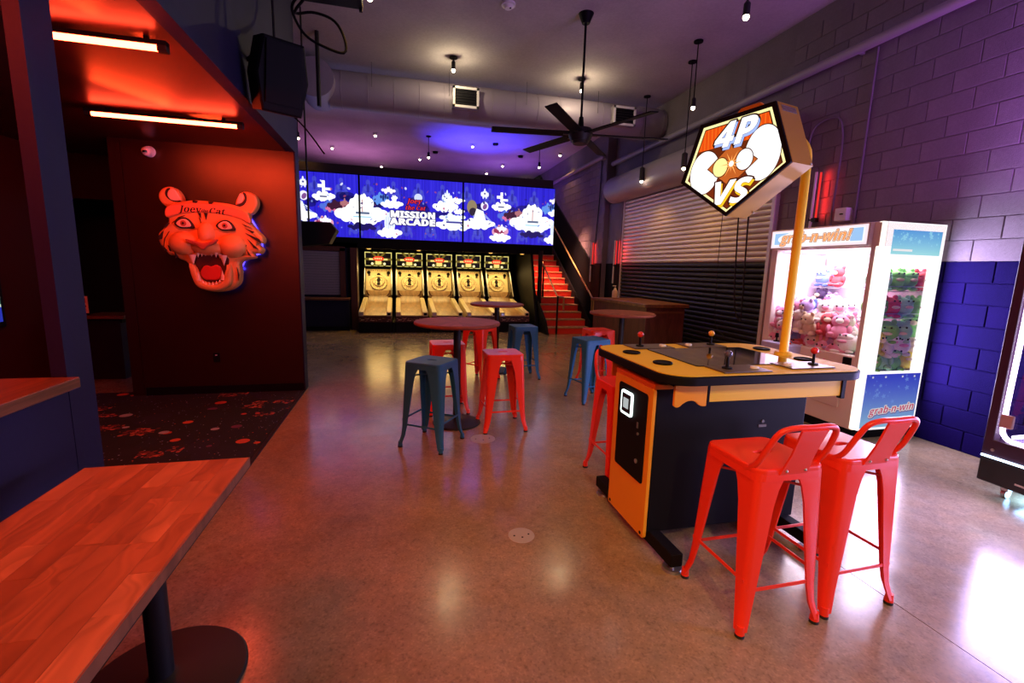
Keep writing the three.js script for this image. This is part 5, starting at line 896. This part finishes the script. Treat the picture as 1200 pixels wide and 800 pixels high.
  for (let lay = 0; lay < 4; lay++) for (let i = 0; i < (lay > 2 ? 4 : 6); i++) for (let j = 0; j < 4 - (lay > 1 ? 1 : 0); j++) {
    const z = -0.53 + (i + 0.5 * (lay % 2)) * 0.158 + rr(-.015, .015), x = -0.28 + j * 0.17 + (lay % 2) * 0.04 + rr(-.015, .015), y = 0.692 + lay * 0.135 + rr(0, .015);
    const end = false, cl = end ? ['green', 'yellow', 'white', 'mint', 'green', 'yellow'][(n * 5 + lay) % 6] : cols[(n * 7 + lay * 3) % 10];
    plush(ks[(n * 2 + j) % 3], cl, [CX + x, y, CZ + z], end ? rr(-.8, .6) : -Math.PI / 2 + rr(-.9, .9), rr(-.35, .25), end ? 'in the heap behind the side glass' : 'in the heap behind the front glass', rr(0.95, 1.12)); n++;
  }
}
// ------------------------------------------------------------------ neon-framed machine at the right
{
  const c = thing('neon_cabinet', 'black glass-fronted machine outlined with white neon at the block wall', 'arcade game', [4.78, 0, -1.86]);
  const X = -0.42, Z0 = -0.54, Z1 = 0.54, wn = glow(lin(0.80, 0.66, 1), L.neon), plum = std(lin(0.05, 0.02, 0.05), 0.35);
  part('base', rbox(0.84, 0.20, 1.08, 0.012, 0, 0.20, 0, 1), M.blackGloss, c);
  part('lower_rail', rbox(0.10, 0.13, 1.08, 0.01, X + 0.05, 0.37, 0, 1), plum, c);
  for (const [x, z] of [[X + 0.04, Z0 + 0.03], [X + 0.04, Z1 - 0.03], [0.38, Z0 + 0.03], [0.38, Z1 - 0.03]]) part('corner_post', rbox(0.08, 1.86, 0.06, 0.01, x, 1.23, z, 1), plum, c);
  part('roof', rbox(0.86, 0.22, 1.10, 0.015, 0, 2.26, 0, 1), M.blackGloss, c);
  part('base_strip', box(0.012, 0.014, 1.06, X - 0.008, 0.305, 0), glow(lin(0.6, 0.8, 1), 5), c);
  part('neon_outline', tube([[X + 0.03, 2.1, Z0 + 0.085], [X + 0.03, 1.2, Z0 + 0.085], [X + 0.03, 0.56, Z0 + 0.085], [X + 0.03, 0.50, Z0 + 0.09], [X + 0.03, 0.455, Z0 + 0.13], [X + 0.03, 0.45, Z0 + 0.17], [X + 0.03, 0.45, Z1 - 0.26], [X + 0.03, 0.5, Z1 - 0.16], [X + 0.03, 2.1, Z1 - 0.16]], 0.016, 160, 10), wn, c);
  part('rear_neon', [rod([0.34, 0.47, Z0 + 0.14], [0.34, 0.47, Z1 - 0.14], 0.014), rod([X + 0.1, 0.47, Z0 + 0.12], [0.34, 0.47, Z0 + 0.12], 0.014)], wn, c);
  part('front_glass', span(X + 0.012, X + 0.016, 0.44, 2.15, Z0 + 0.06, Z1 - 0.06), glass(), c);
  part('latch', rbox(0.03, 0.10, 0.075, 0.008, X - 0.005, 0.60, Z0 + 0.12, 1), std(lin(0.6, 0.42, 0.4), 0.4, { metalness: 0.4 }), c);
  part('play_field', span(X + 0.1, 0.36, 0.40, 0.43, Z0 + 0.05, Z1 - 0.05), std(lin(0.25, 0.2, 0.4), 0.5), c);
  part('bolt', [cyl(0.012, 0.012, 0.01, 0, 0, 0, 10).rotateZ(Math.PI / 2).translate(X - 0.003, 0.36, Z0 + 0.07)], M.steel, c);
  part('slot', box(0.006, 0.012, 0.06, X - 0.002, 0.16, Z0 + 0.26), M.white, c);
  for (const [x, z] of [[X + 0.10, Z0 + 0.14], [X + 0.10, Z1 - 0.14], [0.30, Z0 + 0.14], [0.30, Z1 - 0.14]]) part('caster', [new THREE.CylinderGeometry(0.035, 0.035, 0.03, 18).rotateX(Math.PI / 2).translate(x, 0.035, z), box(0.05, 0.05, 0.045, x, 0.08, z)], M.steel, c);
  // neon light: front, beneath the base, and the purple strip along the roof that washes the wall
  const f = new THREE.RectAreaLight(lin(0.54, 0.45, 1), 36, 0.8, 0.8); f.position.set(X - 0.03, 0.85, 0); f.rotation.y = Math.PI / 2; c.add(f);
  part('under_light', span(X + 0.06, 0.30, 0.094, 0.098, Z0 + 0.2, Z1 - 0.2), glow(lin(0.25, 0.5, 1), 4), c);
  const u = new THREE.RectAreaLight(lin(0.3, 0.6, 1), 22, 0.6, 0.7); u.position.set(0, 0.09, 0); u.rotation.x = -Math.PI / 2; c.add(u);
  part('roof_strip', box(0.3, 0.02, 0.9, 0.1, 2.382, 0), glow(lin(0.42, 0.12, 1), 3), c);
  const p = new THREE.RectAreaLight(lin(0.62, 0.18, 1), L.purple * 1.2, 0.9, 0.3); p.position.set(0.1, 2.41, 0); c.add(p); p.lookAt(4.78 + 0.55, 3.3, -2.1);
}
copy(scene.getObjectByName('neon_cabinet'), [4.78, 0, -0.2], 0, 'black glass-fronted neon machine standing nearer the entrance', 'neon machines along the block wall');
scene.traverse((o) => { if (o.isMesh) { o.castShadow = true; o.receiveShadow = true; } if (o.isSpotLight || o.isPointLight) o.castShadow = true; });
renderer.render(scene, camera);
